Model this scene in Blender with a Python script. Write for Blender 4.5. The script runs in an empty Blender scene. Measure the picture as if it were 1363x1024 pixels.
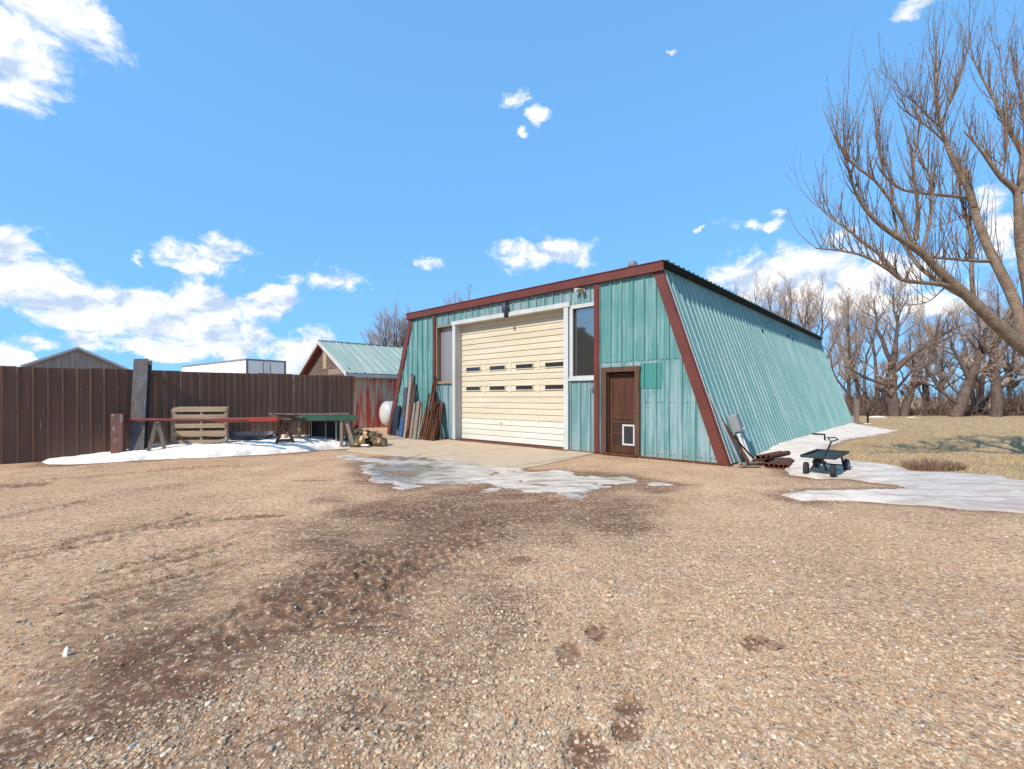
# Farmyard with a teal metal workshop, built object by object
SKYTINT = (1.30, 2.88, 4.75, 1); SKYK = .10; CLOUDK = 7.4; SUNK = 3.5; EXPO = 0.58
import bpy, bmesh, math, random
import numpy as np
from mathutils import Vector, Matrix
rnd = random.Random(7)
scene = bpy.context.scene
col = scene.collection

# ------------------------------------------------------------------ survey
F, CX, HY, EYE = 622.0, 681.5, 529.0, 1.45          # focal length and horizon of the photograph
FACE = (0.7347, -0.6784); DEEP = (0.6785, 0.7346)   # along the shop's front, into its depth
SHOP = (-4.951, 18.729)                             # left front corner of the shop
SHOP_ROT = math.atan2(FACE[1], FACE[0])
W, D, HT, INSET = 13.0, 19.0, 4.42, 1.5

def at(x, y, Y):                    # survey sighting at a known distance
    return Vector(((x-CX)/F*Y, Y, EYE+(HY-y)/F*Y))
def gp(x, y, z=0.0):                # survey sighting on level ground
    Y = (EYE-z)*F/(y-HY)
    return Vector(((x-CX)/F*Y, Y, z))
def fac(x, y, v=0.0):               # sighting on the shop's front, v metres behind it -> (u, z)
    ox, oy = SHOP[0]+v*DEEP[0], SHOP[1]+v*DEEP[1]
    r = (x-CX)/F
    u = (ox-r*oy)/(r*FACE[1]-FACE[0])
    Y = oy+u*FACE[1]
    return u, EYE+(HY-y)/F*Y
def shop(u, v, z=0.0):
    return Vector((SHOP[0]+u*FACE[0]+v*DEEP[0], SHOP[1]+u*FACE[1]+v*DEEP[1], z))

def lin(r, g, b, k=1.0):
    f = lambda c: (c/255/12.92 if c/255 <= .04045 else ((c/255+.055)/1.055)**2.4)*k
    return (f(r), f(g), f(b), 1.0)

# ------------------------------------------------------------------ objects
def tag(o, label=None, cat=None, group=None, kind=None):
    if label: o['label'] = label
    if cat: o['category'] = cat
    if group: o['group'] = group
    if kind: o['kind'] = kind
    return o
def empty(name, loc, rz=0.0, label=None, cat=None, group=None):
    o = bpy.data.objects.new(name, None); col.objects.link(o)
    o.location = loc; o.rotation_euler = (0, 0, rz); o.empty_display_size = .2
    return tag(o, label, cat, group)
def copy_tree(o, parent=None):
    c = o.copy(); col.objects.link(c); c.parent = parent
    for ch in list(o.children): copy_tree(ch, c)
    return c

class MB:
    def __init__(s): s.v = []; s.f = []; s.m = []; s.mi = 0
    def add(s, vs, fs, M=None):
        n = len(s.v)
        s.v += [tuple(M @ Vector(p)) if M else tuple(p) for p in vs]
        for f in fs: s.f.append([n+i for i in f]); s.m.append(s.mi)
        return s
    def box(s, c, size, R=None):
        a, b, d = [x/2 for x in size]
        vs = [(x, y, z) for z in (-d, d) for y in (-b, b) for x in (-a, a)]
        M = Matrix.Translation(c) @ (R.to_4x4() if R else Matrix.Identity(4))
        return s.add(vs, [(0,2,3,1),(4,5,7,6),(0,1,5,4),(2,6,7,3),(0,4,6,2),(1,3,7,5)], M)
    def span(s, a, b):              # box from corner a to corner b
        return s.box([(a[i]+b[i])/2 for i in range(3)], [abs(b[i]-a[i]) for i in range(3)])
    def bar(s, p0, p1, w, h, up=(0, 0, 1)):   # rectangular bar, w sideways, h along up
        p0 = Vector(p0); p1 = Vector(p1); d = (p1-p0); L = d.length; d.normalize()
        up = Vector(up)
        x = d.cross(up)
        if x.length < 1e-4: x = d.cross(Vector((1, 0, 0)))
        x.normalize(); y = x.cross(d)
        R = Matrix((x, d, y)).transposed()
        return s.box((p0+p1)/2, (w, L, h), R)
    def tube(s, pts, rad, n=8, cap=True):
        pts = [Vector(p) for p in pts]
        if not hasattr(rad, '__len__'): rad = [rad]*len(pts)
        d0 = (pts[1]-pts[0]).normalized()
        x = d0.orthogonal().normalized()
        b = len(s.v)
        for i, p in enumerate(pts):
            a = pts[max(i-1, 0)]; c = pts[min(i+1, len(pts)-1)]
            d = (c-a).normalized(); x = (x-d*x.dot(d)).normalized(); y = d.cross(x)
            for k in range(n):
                t = 2*math.pi*k/n
                s.v.append(tuple(p+(x*math.cos(t)+y*math.sin(t))*rad[i]))
        for i in range(len(pts)-1):
            for k in range(n):
                q = b+i*n; s.f.append([q+k, q+(k+1) % n, q+n+(k+1) % n, q+n+k]); s.m.append(s.mi)
        if cap:
            s.f.append([b+k for k in range(n)][::-1]); s.m.append(s.mi)
            q = b+(len(pts)-1)*n; s.f.append([q+k for k in range(n)]); s.m.append(s.mi)
        return s
    def prism(s, poly, o, ax, ay, az, t):     # polygon in plane (ax, ay) extruded t along az
        o, ax, ay, az = map(Vector, (o, ax, ay, az)); n = len(poly)
        vs = [o+ax*p[0]+ay*p[1] for p in poly]+[o+ax*p[0]+ay*p[1]+az*t for p in poly]
        fs = [list(range(n))[::-1], list(range(n, 2*n))]+[[i, (i+1) % n, n+(i+1) % n, n+i] for i in range(n)]
        return s.add(vs, fs)
    def lathe(s, prof, M, n=20):              # profile (r, z) about local z
        b = len(s.v)
        for r, z in prof:
            for k in range(n):
                t = 2*math.pi*k/n
                s.v.append(tuple(M @ Vector((r*math.cos(t), r*math.sin(t), z))))
        for i in range(len(prof)-1):
            for k in range(n):
                q = b+i*n; s.f.append([q+k, q+(k+1) % n, q+n+(k+1) % n, q+n+k]); s.m.append(s.mi)
        return s
    def build(s, name, mats, parent=None, smooth=False, bevel=0, loc=None, rz=0, fix=True):
        me = bpy.data.meshes.new(name); me.from_pydata(s.v, [], s.f)
        mats = mats if isinstance(mats, (list, tuple)) else [mats]
        for m in mats: me.materials.append(m)
        if len(mats) > 1: me.polygons.foreach_set('material_index', s.m)
        if fix:
            bm = bmesh.new(); bm.from_mesh(me); bmesh.ops.recalc_face_normals(bm, faces=bm.faces); bm.to_mesh(me); bm.free()
        if smooth: me.polygons.foreach_set('use_smooth', [True]*len(me.polygons))
        me.update()
        o = bpy.data.objects.new(name, me); col.objects.link(o)
        if loc is not None: o.location = loc
        o.rotation_euler.z = rz
        if parent: o.parent = parent
        if bevel:
            b = o.modifiers.new('bevel', 'BEVEL'); b.width = bevel; b.segments = 2; b.limit_method = 'ANGLE'; b.angle_limit = .6
        return o

def np_mesh(name, V, faces, mats, parent=None, smooth=False, attrs=None):
    """V (n,3); faces a list of (m,k) index arrays."""
    me = bpy.data.meshes.new(name)
    V = np.asarray(V, np.float32); me.vertices.add(len(V)); me.vertices.foreach_set('co', V.ravel())
    faces = [np.asarray(f, np.int32) for f in faces if len(f)]
    idx = np.concatenate([f.ravel() for f in faces]); tot = np.concatenate([np.full(len(f), f.shape[1], np.int32) for f in faces])
    me.loops.add(len(idx)); me.loops.foreach_set('vertex_index', idx)
    me.polygons.add(len(tot)); me.polygons.foreach_set('loop_start', np.concatenate([[0], np.cumsum(tot)[:-1]]).astype(np.int32))
    me.polygons.foreach_set('use_smooth', np.full(len(tot), smooth))
    for m in (mats if isinstance(mats, (list, tuple)) else [mats]): me.materials.append(m)
    for k, a in (attrs or {}).items():
        at_ = me.attributes.new(k, 'FLOAT', 'POINT'); at_.data.foreach_set('value', np.asarray(a, np.float32))
    me.update(calc_edges=True); me.validate()
    o = bpy.data.objects.new(name, me); col.objects.link(o)
    if parent: o.parent = parent
    return o

# ------------------------------------------------------------------ numpy noise and shapes
_T = np.random.RandomState(3).rand(512, 512).astype(np.float32)
def vnoise(x, y):
    xi = np.floor(x).astype(np.int64); yi = np.floor(y).astype(np.int64)
    fx = x-xi; fy = y-yi; fx = fx*fx*(3-2*fx); fy = fy*fy*(3-2*fy)
    a = _T[xi % 512, yi % 512]; b = _T[(xi+1) % 512, yi % 512]; c = _T[xi % 512, (yi+1) % 512]; d = _T[(xi+1) % 512, (yi+1) % 512]
    return (a*(1-fx)+b*fx)*(1-fy)+(c*(1-fx)+d*fx)*fy
def fbm(x, y, octv=4, s=1.0):
    r = 0; a = 1; t = 0
    for i in range(octv):
        r = r+a*vnoise(x*s+17.3*i, y*s+9.1*i); t += a; a *= .5; s *= 2.03
    return r/t
def sstep(a, b, x):
    t = np.clip((x-a)/(b-a), 0, 1); return t*t*(3-2*t)
def sdist(P, poly):                 # signed distance to a polygon, positive inside
    x, y = P; n = len(poly); dm = np.full(x.shape, 1e9); ins = np.zeros(x.shape, bool)
    for i in range(n):
        ax, ay = poly[i][:2]; bx, by = poly[(i+1) % n][:2]
        ex, ey = bx-ax, by-ay
        t = np.clip(((x-ax)*ex+(y-ay)*ey)/(ex*ex+ey*ey+1e-12), 0, 1)
        dm = np.minimum(dm, np.hypot(x-ax-t*ex, y-ay-t*ey))
        c = ((ay > y) != (by > y)); ins ^= c & (x < (bx-ax)*(y-ay)/(by-ay+1e-12)+ax)
    return np.where(ins, dm, -dm)
def ldist(P, line):                 # distance to a polyline and run length along it
    x, y = P; dm = np.full(x.shape, 1e9); sm = np.zeros(x.shape); L = 0
    for (a, b) in zip(line[:-1], line[1:]):
        ex, ey = b[0]-a[0], b[1]-a[1]; l2 = ex*ex+ey*ey
        t = np.clip(((x-a[0])*ex+(y-a[1])*ey)/l2, 0, 1)
        d = np.hypot(x-a[0]-t*ex, y-a[1]-t*ey)*np.where(ex*(y-a[1])-ey*(x-a[0]) > 0, 1, -1)
        k = np.abs(d) < np.abs(dm); dm = np.where(k, d, dm); sm = np.where(k, L+t*math.sqrt(l2), sm); L += math.sqrt(l2)
    return dm, sm, L

# ------------------------------------------------------------------ materials
class NT:
    def __init__(s, tree): s.t = tree
    def n(s, typ, ins=None, **kw):
        nd = s.t.nodes.new(typ)
        for k, v in kw.items(): setattr(nd, k, v)
        for k, v in (ins or {}).items():
            if isinstance(v, bpy.types.NodeSocket): s.t.links.new(v, nd.inputs[k])
            elif isinstance(v, bpy.types.Node): s.t.links.new(v.outputs[0], nd.inputs[k])
            else: nd.inputs[k].default_value = v
        return nd
    def math(s, op, a, b=0.0, c=0.0, clamp=False): return s.n('ShaderNodeMath', {0: a, 1: b, 2: c}, operation=op, use_clamp=clamp).outputs[0]
    def mix(s, fac, a, b, blend='MIX'):
        m = s.n('ShaderNodeMix', {0: fac, 6: a, 7: b}, data_type='RGBA', blend_type=blend); return m.outputs[2]
    def ramp(s, fac, stops, interp='LINEAR'):
        r = s.n('ShaderNodeValToRGB', {0: fac}); e = r.color_ramp; e.interpolation = interp
        while len(e.elements) < len(stops): e.elements.new(.5)
        for el, (p, c) in zip(e.elements, stops):
            el.position = p; el.color = c if hasattr(c, '__len__') else (c, c, c, 1)
        return r.outputs[0]
    def step(s, x, a, b): return s.n('ShaderNodeMapRange', {0: x, 1: a, 2: b, 3: 0.0, 4: 1.0}, interpolation_type='SMOOTHSTEP').outputs[0]
    def noise(s, vec, scale, detail=5, rough=.55, out=0, dist=0.0): return s.n('ShaderNodeTexNoise', {'Vector': vec, 'Scale': scale, 'Detail': detail, 'Roughness': rough, 'Distortion': dist}).outputs[out]
    def coords(s, scale=(1, 1, 1), obj=True):
        tc = s.n('ShaderNodeTexCoord'); o = tc.outputs['Object' if obj else 'Generated']
        if tuple(scale) == (1, 1, 1): return o
        return s.n('ShaderNodeMapping', {0: o, 3: scale}).outputs[0]
    def attr(s, name): return s.n('ShaderNodeAttribute', attribute_name=name).outputs['Fac']
def newmat(name):
    m = bpy.data.materials.new(name); m.use_nodes = True; t = m.node_tree; t.nodes.clear()
    g = NT(t); out = g.n('ShaderNodeOutputMaterial'); bs = g.n('ShaderNodeBsdfPrincipled'); t.links.new(bs.outputs[0], out.inputs[0])
    return m, g, bs
def wire(g, bs, k, v):
    if isinstance(v, bpy.types.NodeSocket): g.t.links.new(v, bs.inputs[k])
    else: bs.inputs[k].default_value = v
def mat(name, c1, c2=None, scale=3.0, stretch=(1, 1, 1), rough=.7, metal=0.0, bump=.15, bscale=40, c3=None, spots=.62, sscale=9.0, spec=.35, vary=0.0, bdist=.01):
    """weathered surface: c1/c2 mottled by noise, optional c3 patches (rust, peeling, dirt)"""
    m, g, bs = newmat(name)
    co = g.coords(stretch)
    if vary:
        r = g.n('ShaderNodeObjectInfo').outputs['Random']
        co = g.n('ShaderNodeVectorMath', {0: co, 1: g.n('ShaderNodeCombineXYZ', {0: g.math('MULTIPLY', r, 37.0), 1: g.math('MULTIPLY', r, 11.0)})}, operation='ADD').outputs[0]
    n1 = g.noise(co, scale, 7, .62)
    c = g.ramp(n1, [(.32, c1), (.68, c2 or tuple(x*.72 for x in c1[:3])+(1,))])
    if c3:
        n2 = g.noise(co, sscale, 8, .68)
        c = g.mix(g.step(n2, spots, spots+.1), c, c3)
    n3 = g.noise(g.coords(), bscale, 4, .6)
    c = g.mix(.16, c, g.ramp(n3, [(.3, .25), (.7, .9)]), 'OVERLAY')
    if vary:
        k = g.math('MULTIPLY_ADD', r, vary, 1-vary/2); c = g.n('ShaderNodeVectorMath', {0: c, 3: k}, operation='SCALE').outputs[0]
    wire(g, bs, 'Base Color', c); wire(g, bs, 'Roughness', g.math('MULTIPLY_ADD', n1, .2, rough-.1)); bs.inputs['Metallic'].default_value = metal
    bs.inputs['Specular IOR Level'].default_value = spec
    if bump:
        b = g.n('ShaderNodeBump', {'Strength': bump, 'Distance': bdist, 'Height': n3}); wire(g, bs, 'Normal', b.outputs[0])
    return m

def paint_metal(name, deep, faded, fade=.5, seed=0.0, streak=9.0, low=None, run=(1, 1, .05), vary=0.0):
    """chalky painted sheet steel: vertical streaks of fade, a few scuffs, dust along the foot"""
    m, g, bs = newmat(name); o = g.coords()
    off = g.n('ShaderNodeVectorMath', {0: o, 1: (seed*3.7, seed*1.9, seed)}, operation='ADD').outputs[0]
    st = g.n('ShaderNodeMapping', {0: off, 3: run}).outputs[0]
    n1 = g.noise(st, streak, 4, .6); n2 = g.noise(off, 1.1, 6, .6); n3 = g.noise(st, 40, 3, .5)
    k = g.math('ADD', g.math('MULTIPLY', n1, .9), g.math('MULTIPLY', n2, .3))
    k = g.math('ADD', k, g.math('MULTIPLY', n3, .18))
    k = g.step(k, .80-fade*.36, 1.02-fade*.36)
    c = g.mix(k, deep, faded)
    n4 = g.noise(off, 6, 8, .7); c = g.mix(g.math('MULTIPLY', g.step(n4, .66, .74), .35), c, lin(120, 120, 110, .7))
    z = g.n('ShaderNodeSeparateXYZ', {0: o}).outputs[2]
    dust = g.math('MULTIPLY', g.math('SUBTRACT', 1.0, g.step(g.math('ADD', z, g.math('MULTIPLY', n2, .5)), .15, .65)), .35)
    c = g.mix(dust, c, low or lin(165, 160, 140, .7))
    if vary: c = g.n('ShaderNodeVectorMath', {0: c, 3: g.math('MULTIPLY_ADD', g.n('ShaderNodeObjectInfo').outputs['Random'], vary, 1-vary/2)}, operation='SCALE').outputs[0]
    wire(g, bs, 'Base Color', c); wire(g, bs, 'Roughness', g.math('MULTIPLY_ADD', k, .2, .5)); bs.inputs['Specular IOR Level'].default_value = .3
    b = g.n('ShaderNodeBump', {'Strength': .25, 'Distance': .02, 'Height': g.noise(off, 2.2, 3, .5)}); wire(g, bs, 'Normal', b.outputs[0])
    return m

def wood(name, c1, c2, axis=2, scale=5, peel=None, spots=.55, rough=.85, vary=.0):
    st = [7, 7, 7]; st[axis] = .5
    return mat(name, c1, c2, scale=scale, stretch=st, rough=rough, bump=.35, bscale=55, c3=peel, spots=spots, sscale=scale*.6, spec=.2, vary=vary)
K = .68; KT = .53
M = {}
M['teal'] = paint_metal('teal_sheet_faded', lin(112, 176, 172, KT), lin(178, 208, 210, KT), .62, 1)
M['teal_deep'] = paint_metal('teal_sheet_deep', lin(110, 174, 170, KT), lin(162, 202, 202, KT), .5, 2)
M['teal_grey'] = paint_metal('teal_sheet_greyed', lin(130, 176, 176, KT), lin(176, 202, 204, KT), .55, 3)
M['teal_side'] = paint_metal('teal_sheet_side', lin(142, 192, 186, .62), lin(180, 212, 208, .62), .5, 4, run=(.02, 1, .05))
M['teal_patch'] = paint_metal('teal_patch', lin(88, 172, 160, KT), lin(104, 182, 172, KT), .3, 5)
M['roofsheet'] = paint_metal('roof_sheet', lin(60, 90, 84, K), lin(90, 120, 110, K), .4, 6)
M['redtrim'] = mat('red_trim_paint', lin(126, 66, 56, K), lin(106, 54, 46, K), 2.5, (1, 1, .6), .5, 0, .1, 30, lin(150, 92, 80, K), .66, 5, .3)
M['white'] = mat('white_trim_paint', lin(228, 228, 224, K), lin(205, 204, 198, K), 2, (1, 1, .4), .5, 0, .08, 30, lin(170, 165, 150, K), .7, 7)
M['cream'] = mat('cream_door_slats', lin(238, 225, 197, K), lin(224, 207, 176, K), 1.3, (.3, 1, 2), .55, 0, .12, 25, lin(232, 212, 200, K), .58, 1.8)
M['doorwhite'] = mat('whitewashed_door_slats', lin(242, 236, 220, .73), lin(224, 216, 198, .73), 2.0, (.4, 1, 2), .6, 0, .12, 25, lin(232, 212, 165, K), .62, 3)
M['brownwood'] = wood('brown_stained_door', lin(112, 72, 52, K), lin(76, 52, 42, K), 2, 3)
M['brownwood_dark'] = wood('dark_stained_door', lin(86, 64, 52, K), lin(64, 48, 40, K), 2, 3)
M['casing'] = wood('weathered_brown_casing', lin(118, 88, 72, K), lin(92, 66, 54, K), 2, 4)
M['black'] = mat('black_enamel', lin(32, 32, 34), lin(24, 24, 26), 4, rough=.5, bump=.05)
M['darkgap'] = mat('dark_interior', lin(30, 30, 30), lin(22, 22, 22), 3, rough=.9, bump=0)
M['greymetal'] = mat('grey_enamel', lin(168, 166, 164, K), lin(148, 146, 146, K), 3, rough=.45, bump=.05)
M['galv'] = mat('galvanised_steel', lin(176, 178, 176, K), lin(145, 148, 148, K), 5, rough=.42, metal=.3, bump=.05)
M['pvc'] = mat('pale_conduit', lin(240, 234, 222, .8), lin(222, 214, 200, .8), 5, rough=.5, bump=.03)
M['rust'] = mat('rusty_steel', lin(126, 76, 54, K), lin(88, 56, 44, K), 6, rough=.85, bump=.4, bscale=60, c3=lin(150, 98, 68, K), spots=.58, sscale=14, spec=.2, vary=.4)
M['rustgrey'] = mat('grey_rusting_steel', lin(118, 116, 116, K), lin(88, 82, 80, K), 3, (2, 2, .8), .65, .1, .3, 50, lin(112, 74, 58, K), .54, 3.5)
M['rustheavy'] = mat('heavily_rusted_steel', lin(156, 108, 90, K), lin(120, 88, 80, K), 4, (2, 2, 1), .8, 0, .4, 60, lin(186, 176, 172, K), .54, 6)
M['redpaint'] = mat('faded_red_beam', lin(206, 80, 66, K), lin(174, 66, 56, K), 4, (1, 1, 1), .55, 0, .15, 40, lin(120, 66, 54, K), .6, 6)
M['redpipe'] = mat('red_brown_pipe', lin(150, 76, 64, K), lin(122, 66, 58, K), 5, rough=.6, bump=.15)
M['green'] = mat('green_painted_channel', lin(74, 122, 96, K), lin(58, 102, 80, K), 4, rough=.5, bump=.12, c3=lin(110, 118, 100, K), spots=.66, sscale=10)
M['pallet'] = wood('pallet_wood', lin(208, 182, 150, K), lin(172, 146, 118, K), 0, 3, vary=.3)
M['plank'] = wood('grey_weathered_board', lin(178, 160, 142, K), lin(130, 112, 98, K), 2, 4, lin(206, 192, 178, K), .6, vary=.35)
M['plankdark'] = wood('dark_board', lin(104, 78, 66, K), lin(70, 54, 48, K), 2, 4, vary=.3)
M['boardflat'] = wood('bench_boards', lin(150, 134, 118, K), lin(108, 96, 86, K), 0, 4, vary=.3)
M['firewood'] = wood('split_wood', lin(230, 198, 150, K), lin(190, 154, 112, K), 1, 3, vary=.5)
M['bark'] = mat('log_bark', lin(124, 100, 84, K), lin(86, 70, 60, K), 14, (1, .3, 1), .95, 0, .7, 40, vary=.4)
M['blue'] = mat('blue_painted_board', lin(66, 96, 150, K), lin(52, 74, 118, K), 3, rough=.5, bump=.1)
M['bluegrey'] = mat('slate_painted_board', lin(88, 82, 100, K), lin(66, 62, 80, K), 3, rough=.6, bump=.15)
M['tank'] = mat('white_tank_paint', lin(226, 224, 220, K), lin(200, 198, 194, K), 2, rough=.4, bump=.04, c3=lin(180, 172, 160, K), spots=.66, sscale=4)
M['fence'] = paint_metal('brown_fence_sheet', lin(126, 92, 74, K), lin(146, 110, 90, K), .3, 7, low=lin(120, 98, 82, K), vary=.3)
M['fence2'] = paint_metal('brown_fence_sheet_newer', lin(122, 90, 72, K), lin(140, 108, 88, K), .4, 8, low=lin(120, 98, 82, K), vary=.3)
M['scuff'] = mat('pale_paint_scuff', lin(170, 150, 142, K), lin(120, 100, 94, K), 6, rough=.7, bump=0)
M['barnred'] = wood('flaking_red_barn_boards', lin(226, 104, 80, .74), lin(200, 92, 72, .74), 2, 1.1, lin(214, 188, 168, .74), .46)
M['barngrey'] = wood('weathered_gable_boards', lin(140, 118, 108, K), lin(110, 90, 82, K), 0, 2, lin(150, 92, 80, K), .62)
M['barnroof'] = paint_metal('pale_green_roof_sheet', lin(180, 200, 186, .62), lin(206, 216, 204, .62), .5, 9, run=(.05, 1, .05))
M['shedgrey'] = paint_metal('old_galvanised_sheet', lin(160, 148, 140, K), lin(182, 172, 164, K), .5, 10)
M['trailer'] = mat('white_trailer_skin', lin(255, 250, 240, .92), lin(248, 243, 234, .92), .6, rough=.4, bump=.02)
M['trailertrim'] = mat('trailer_edge_rail', lin(170, 164, 156, K), lin(140, 134, 128, K), 3, rough=.5, bump=.05)
M['rubber'] = mat('black_rubber_tyre', lin(58, 56, 56), lin(44, 42, 42), 8, rough=.9, bump=.3)
M['cartgreen'] = mat('dark_green_cart_steel', lin(62, 72, 66, K), lin(46, 54, 50, K), 5, rough=.6, bump=.1, c3=lin(110, 84, 70, K), spots=.7, sscale=14)
M['stalk'] = mat('dead_stalks', lin(176, 146, 118, K), lin(132, 104, 84, K), 9, rough=.9, bump=.1)
M['limb'] = mat('pale_tree_bark', lin(178, 154, 130, .75), lin(130, 110, 94, .75), 5, (1.4, 1.4, .8), .95, 0, .9, 22, lin(88, 68, 58, .7), .6, 9, bdist=.05)
M['twig'] = mat('bare_twig_bark', lin(148, 122, 98, .7), lin(112, 90, 74, .7), 4, rough=.9, bump=.0)
M['bgtrunk'] = mat('dark_tree_bark', lin(132, 111, 98, .7), lin(96, 79, 70, .7), 4, (1.4, 1.4, .6), .95, 0, .6, 14, bdist=.06)
M['bgtwig'] = mat('bare_crown_twigs', lin(206, 180, 160, .8), lin(170, 146, 130, .8), .4, rough=.9, bump=0)
M['brush'] = mat('leafless_brush', lin(168, 142, 124, .78), lin(126, 104, 92, .78), .5, rough=.95, bump=0)
M['brass'] = mat('worn_brass', lin(190, 160, 100, .7), lin(140, 110, 70, .7), 5, rough=.35, metal=.8, bump=0)
m, g, bs = newmat('dusty_window_glass')
n_ = g.noise(g.coords(), 1.5, 5, .6)
wire(g, bs, 'Base Color', g.mix(n_, (.40, .345, .31, 1), (.46, .40, .36, 1))); bs.inputs['Metallic'].default_value = .92; bs.inputs['Roughness'].default_value = .04
M['glass'] = m
m, g, bs = newmat('hazed_window_glass')
bs.inputs['Base Color'].default_value = (.36, .33, .33, 1); bs.inputs['Metallic'].default_value = .6; bs.inputs['Roughness'].default_value = .45
M['hazeglass'] = m
M['tanwood'] = wood('tan_weathered_casing', lin(182, 156, 126, K), lin(146, 120, 98, K), 2, 4)
m, g, bs = newmat('dark_slot_glass')
bs.inputs['Base Color'].default_value = (.03, .03, .032, 1); bs.inputs['Roughness'].default_value = .2
M['slot'] = m
# ------------------------------------------------------------------ sky, sun, camera
SUN = Vector((-0.54, -0.52, 0.665)).normalized()
el = math.asin(SUN.z); az = math.atan2(SUN.x, SUN.y)
w = bpy.data.worlds.new('World'); scene.world = w; w.use_nodes = True; w.node_tree.nodes.clear()
g = NT(w.node_tree)
sky = g.n('ShaderNodeTexSky', sky_type='NISHITA', sun_disc=False)
sky.sun_elevation = el; sky.sun_rotation = az; sky.altitude = 600; sky.air_density = 1.0; sky.dust_density = .15; sky.ozone_density = 2.5
skyg = g.n('ShaderNodeGamma', {0: sky.outputs[0], 1: .27})
skyc = g.n('ShaderNodeVectorMath', {0: skyg.outputs[0], 1: SKYTINT[:3]}, operation='MULTIPLY').outputs[0]
dirv = g.n('ShaderNodeTexCoord').outputs['Generated']
sp = g.n('ShaderNodeSeparateXYZ', {0: dirv})
AZ = g.math('ARCTAN2', sp.outputs[0], sp.outputs[1]); EL = g.math('ARCSINE', sp.outputs[2])
ae = g.n('ShaderNodeCombineXYZ', {0: AZ, 1: EL}).outputs[0]
clouds = [(70,8,80,26,-.22),(30,72,52,46,-.22),(18,106,55,18),(112,6,38,18),
 (0,345,50,38,-.22),(45,385,75,34,-.22),(120,408,85,30,-.22),(205,424,75,28,-.22),(295,402,66,20,-.22),(368,400,30,16),(318,452,58,28,-.22),(250,450,70,20,-.22),(410,468,40,26,-.22),(150,392,60,20,-.22),
 (60,458,52,12),(115,455,46,13),(10,478,34,18),(230,470,60,10),
 (192,344,15,11,.2),(272,340,42,21,-.1),(440,371,50,13,-.1),(566,355,20,9,.2),(735,338,58,18,-.1),(672,137,24,10,.12),(715,152,20,13,.34),(697,180,13,9,.42),
 (1240,0,42,10),(980,303,22,9,.2),(1022,298,20,8,.2),(890,66,8,5,.4),(945,308,11,4,.25),(1335,300,34,45),
 (1060,362,84,30,-.22),(1000,374,52,24,-.22),(1120,374,60,25,-.22),(1180,366,56,24,-.22),(1230,400,60,26),(1100,400,90,22)]
rs = random.Random(4)
for i in range(26):                       # more cumulus round the rest of the sky
    a_ = rs.uniform(1.0, 2*math.pi-1.0); clouds.append((None, a_, rs.uniform(.06, .7), rs.uniform(.05, .16), rs.uniform(.02, .06)))
wn = g.noise(g.n('ShaderNodeMapping', {0: dirv, 3: (1, 1, 1.3)}).outputs[0], 9, 6, .6, out=1)
wn = g.n('ShaderNodeVectorMath', {0: g.n('ShaderNodeVectorMath', {0: wn, 1: (.5, .5, .5)}, operation='SUBTRACT').outputs[0], 1: (.14, .085, 0)}, operation='MULTIPLY').outputs[0]
ae = g.n('ShaderNodeVectorMath', {0: ae, 1: wn}, operation='ADD').outputs[0]
dmin = None
for c in clouds:
    if c[0] is None: a, e, ra, re = (c[1]+math.pi) % (2*math.pi)-math.pi, c[2], c[3], c[4]
    else:
        a = math.atan((c[0]-CX)/F); e = math.atan((HY-c[1])/F*math.cos(a))
        ra = c[2]*math.cos(a)**2/F*1.15; re = c[3]*math.cos(a)/F*1.15
    d = g.n('ShaderNodeVectorMath', {0: ae, 1: (a, e, 0)}, operation='SUBTRACT').outputs[0]
    d = g.n('ShaderNodeVectorMath', {0: d, 1: (1/ra, 1/re, 0)}, operation='MULTIPLY').outputs[0]
    d = g.n('ShaderNodeVectorMath', {0: d}, operation='LENGTH').outputs[1]
    if c[0] is not None and len(c) > 4: d = g.math('ADD', d, c[4])
    dmin = d if dmin is None else g.math('SMOOTH_MIN', dmin, d, .35)
sv = g.n('ShaderNodeMapping', {0: dirv, 3: (1, 1, 1.5)}).outputs[0]
nz = g.noise(sv, 15, 10, .64, dist=.4); nb = g.noise(sv, 5, 3, .5)
dens = g.math('ADD', g.math('SUBTRACT', 1.0, dmin), g.math('MULTIPLY_ADD', nz, 2.7, -1.38))
cov = g.step(dens, -.08, .62)
cov = g.math('MULTIPLY', cov, g.step(EL, -.01, .05))
up = g.n('ShaderNodeVectorMath', {0: sv, 1: (-.012, -.01, .028)}, operation='ADD').outputs[0]
nu = g.noise(up, 15, 5, .6, dist=.4); n0 = g.noise(sv, 15, 5, .6, dist=.4)
shade = g.math('ADD', g.math('MULTIPLY_ADD', g.math('SUBTRACT', n0, nu), 2.4, .50), g.math('MULTIPLY', g.math('SUBTRACT', nb, .42), .9))
cc = g.ramp(shade, [(.18, (.52, .64, .84, 1)), (.46, (.76, .84, .95, 1)), (.72, (1.0, 1.0, 1.0, 1))])
cc = g.n('ShaderNodeVectorMath', {0: cc, 3: CLOUDK}, operation='SCALE').outputs[0]
fin = g.mix(cov, skyc, cc)
bg = g.n('ShaderNodeBackground', {0: fin, 1: SKYK}); o_ = g.n('ShaderNodeOutputWorld', {0: bg.outputs[0]})
sl = bpy.data.lights.new('sun', 'SUN'); sl.energy = SUNK; sl.angle = math.radians(.53); sl.color = (1, .93, .83)
so = bpy.data.objects.new('sun', sl); col.objects.link(so); so.rotation_euler = SUN.to_track_quat('Z', 'Y').to_euler(); so.location = SUN*50
cam = bpy.data.cameras.new('camera'); cam.sensor_width = 36; cam.lens = 36*F/1363; cam.shift_y = (HY-512)/1363
cam.clip_start = .05; cam.clip_end = 20000
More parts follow.
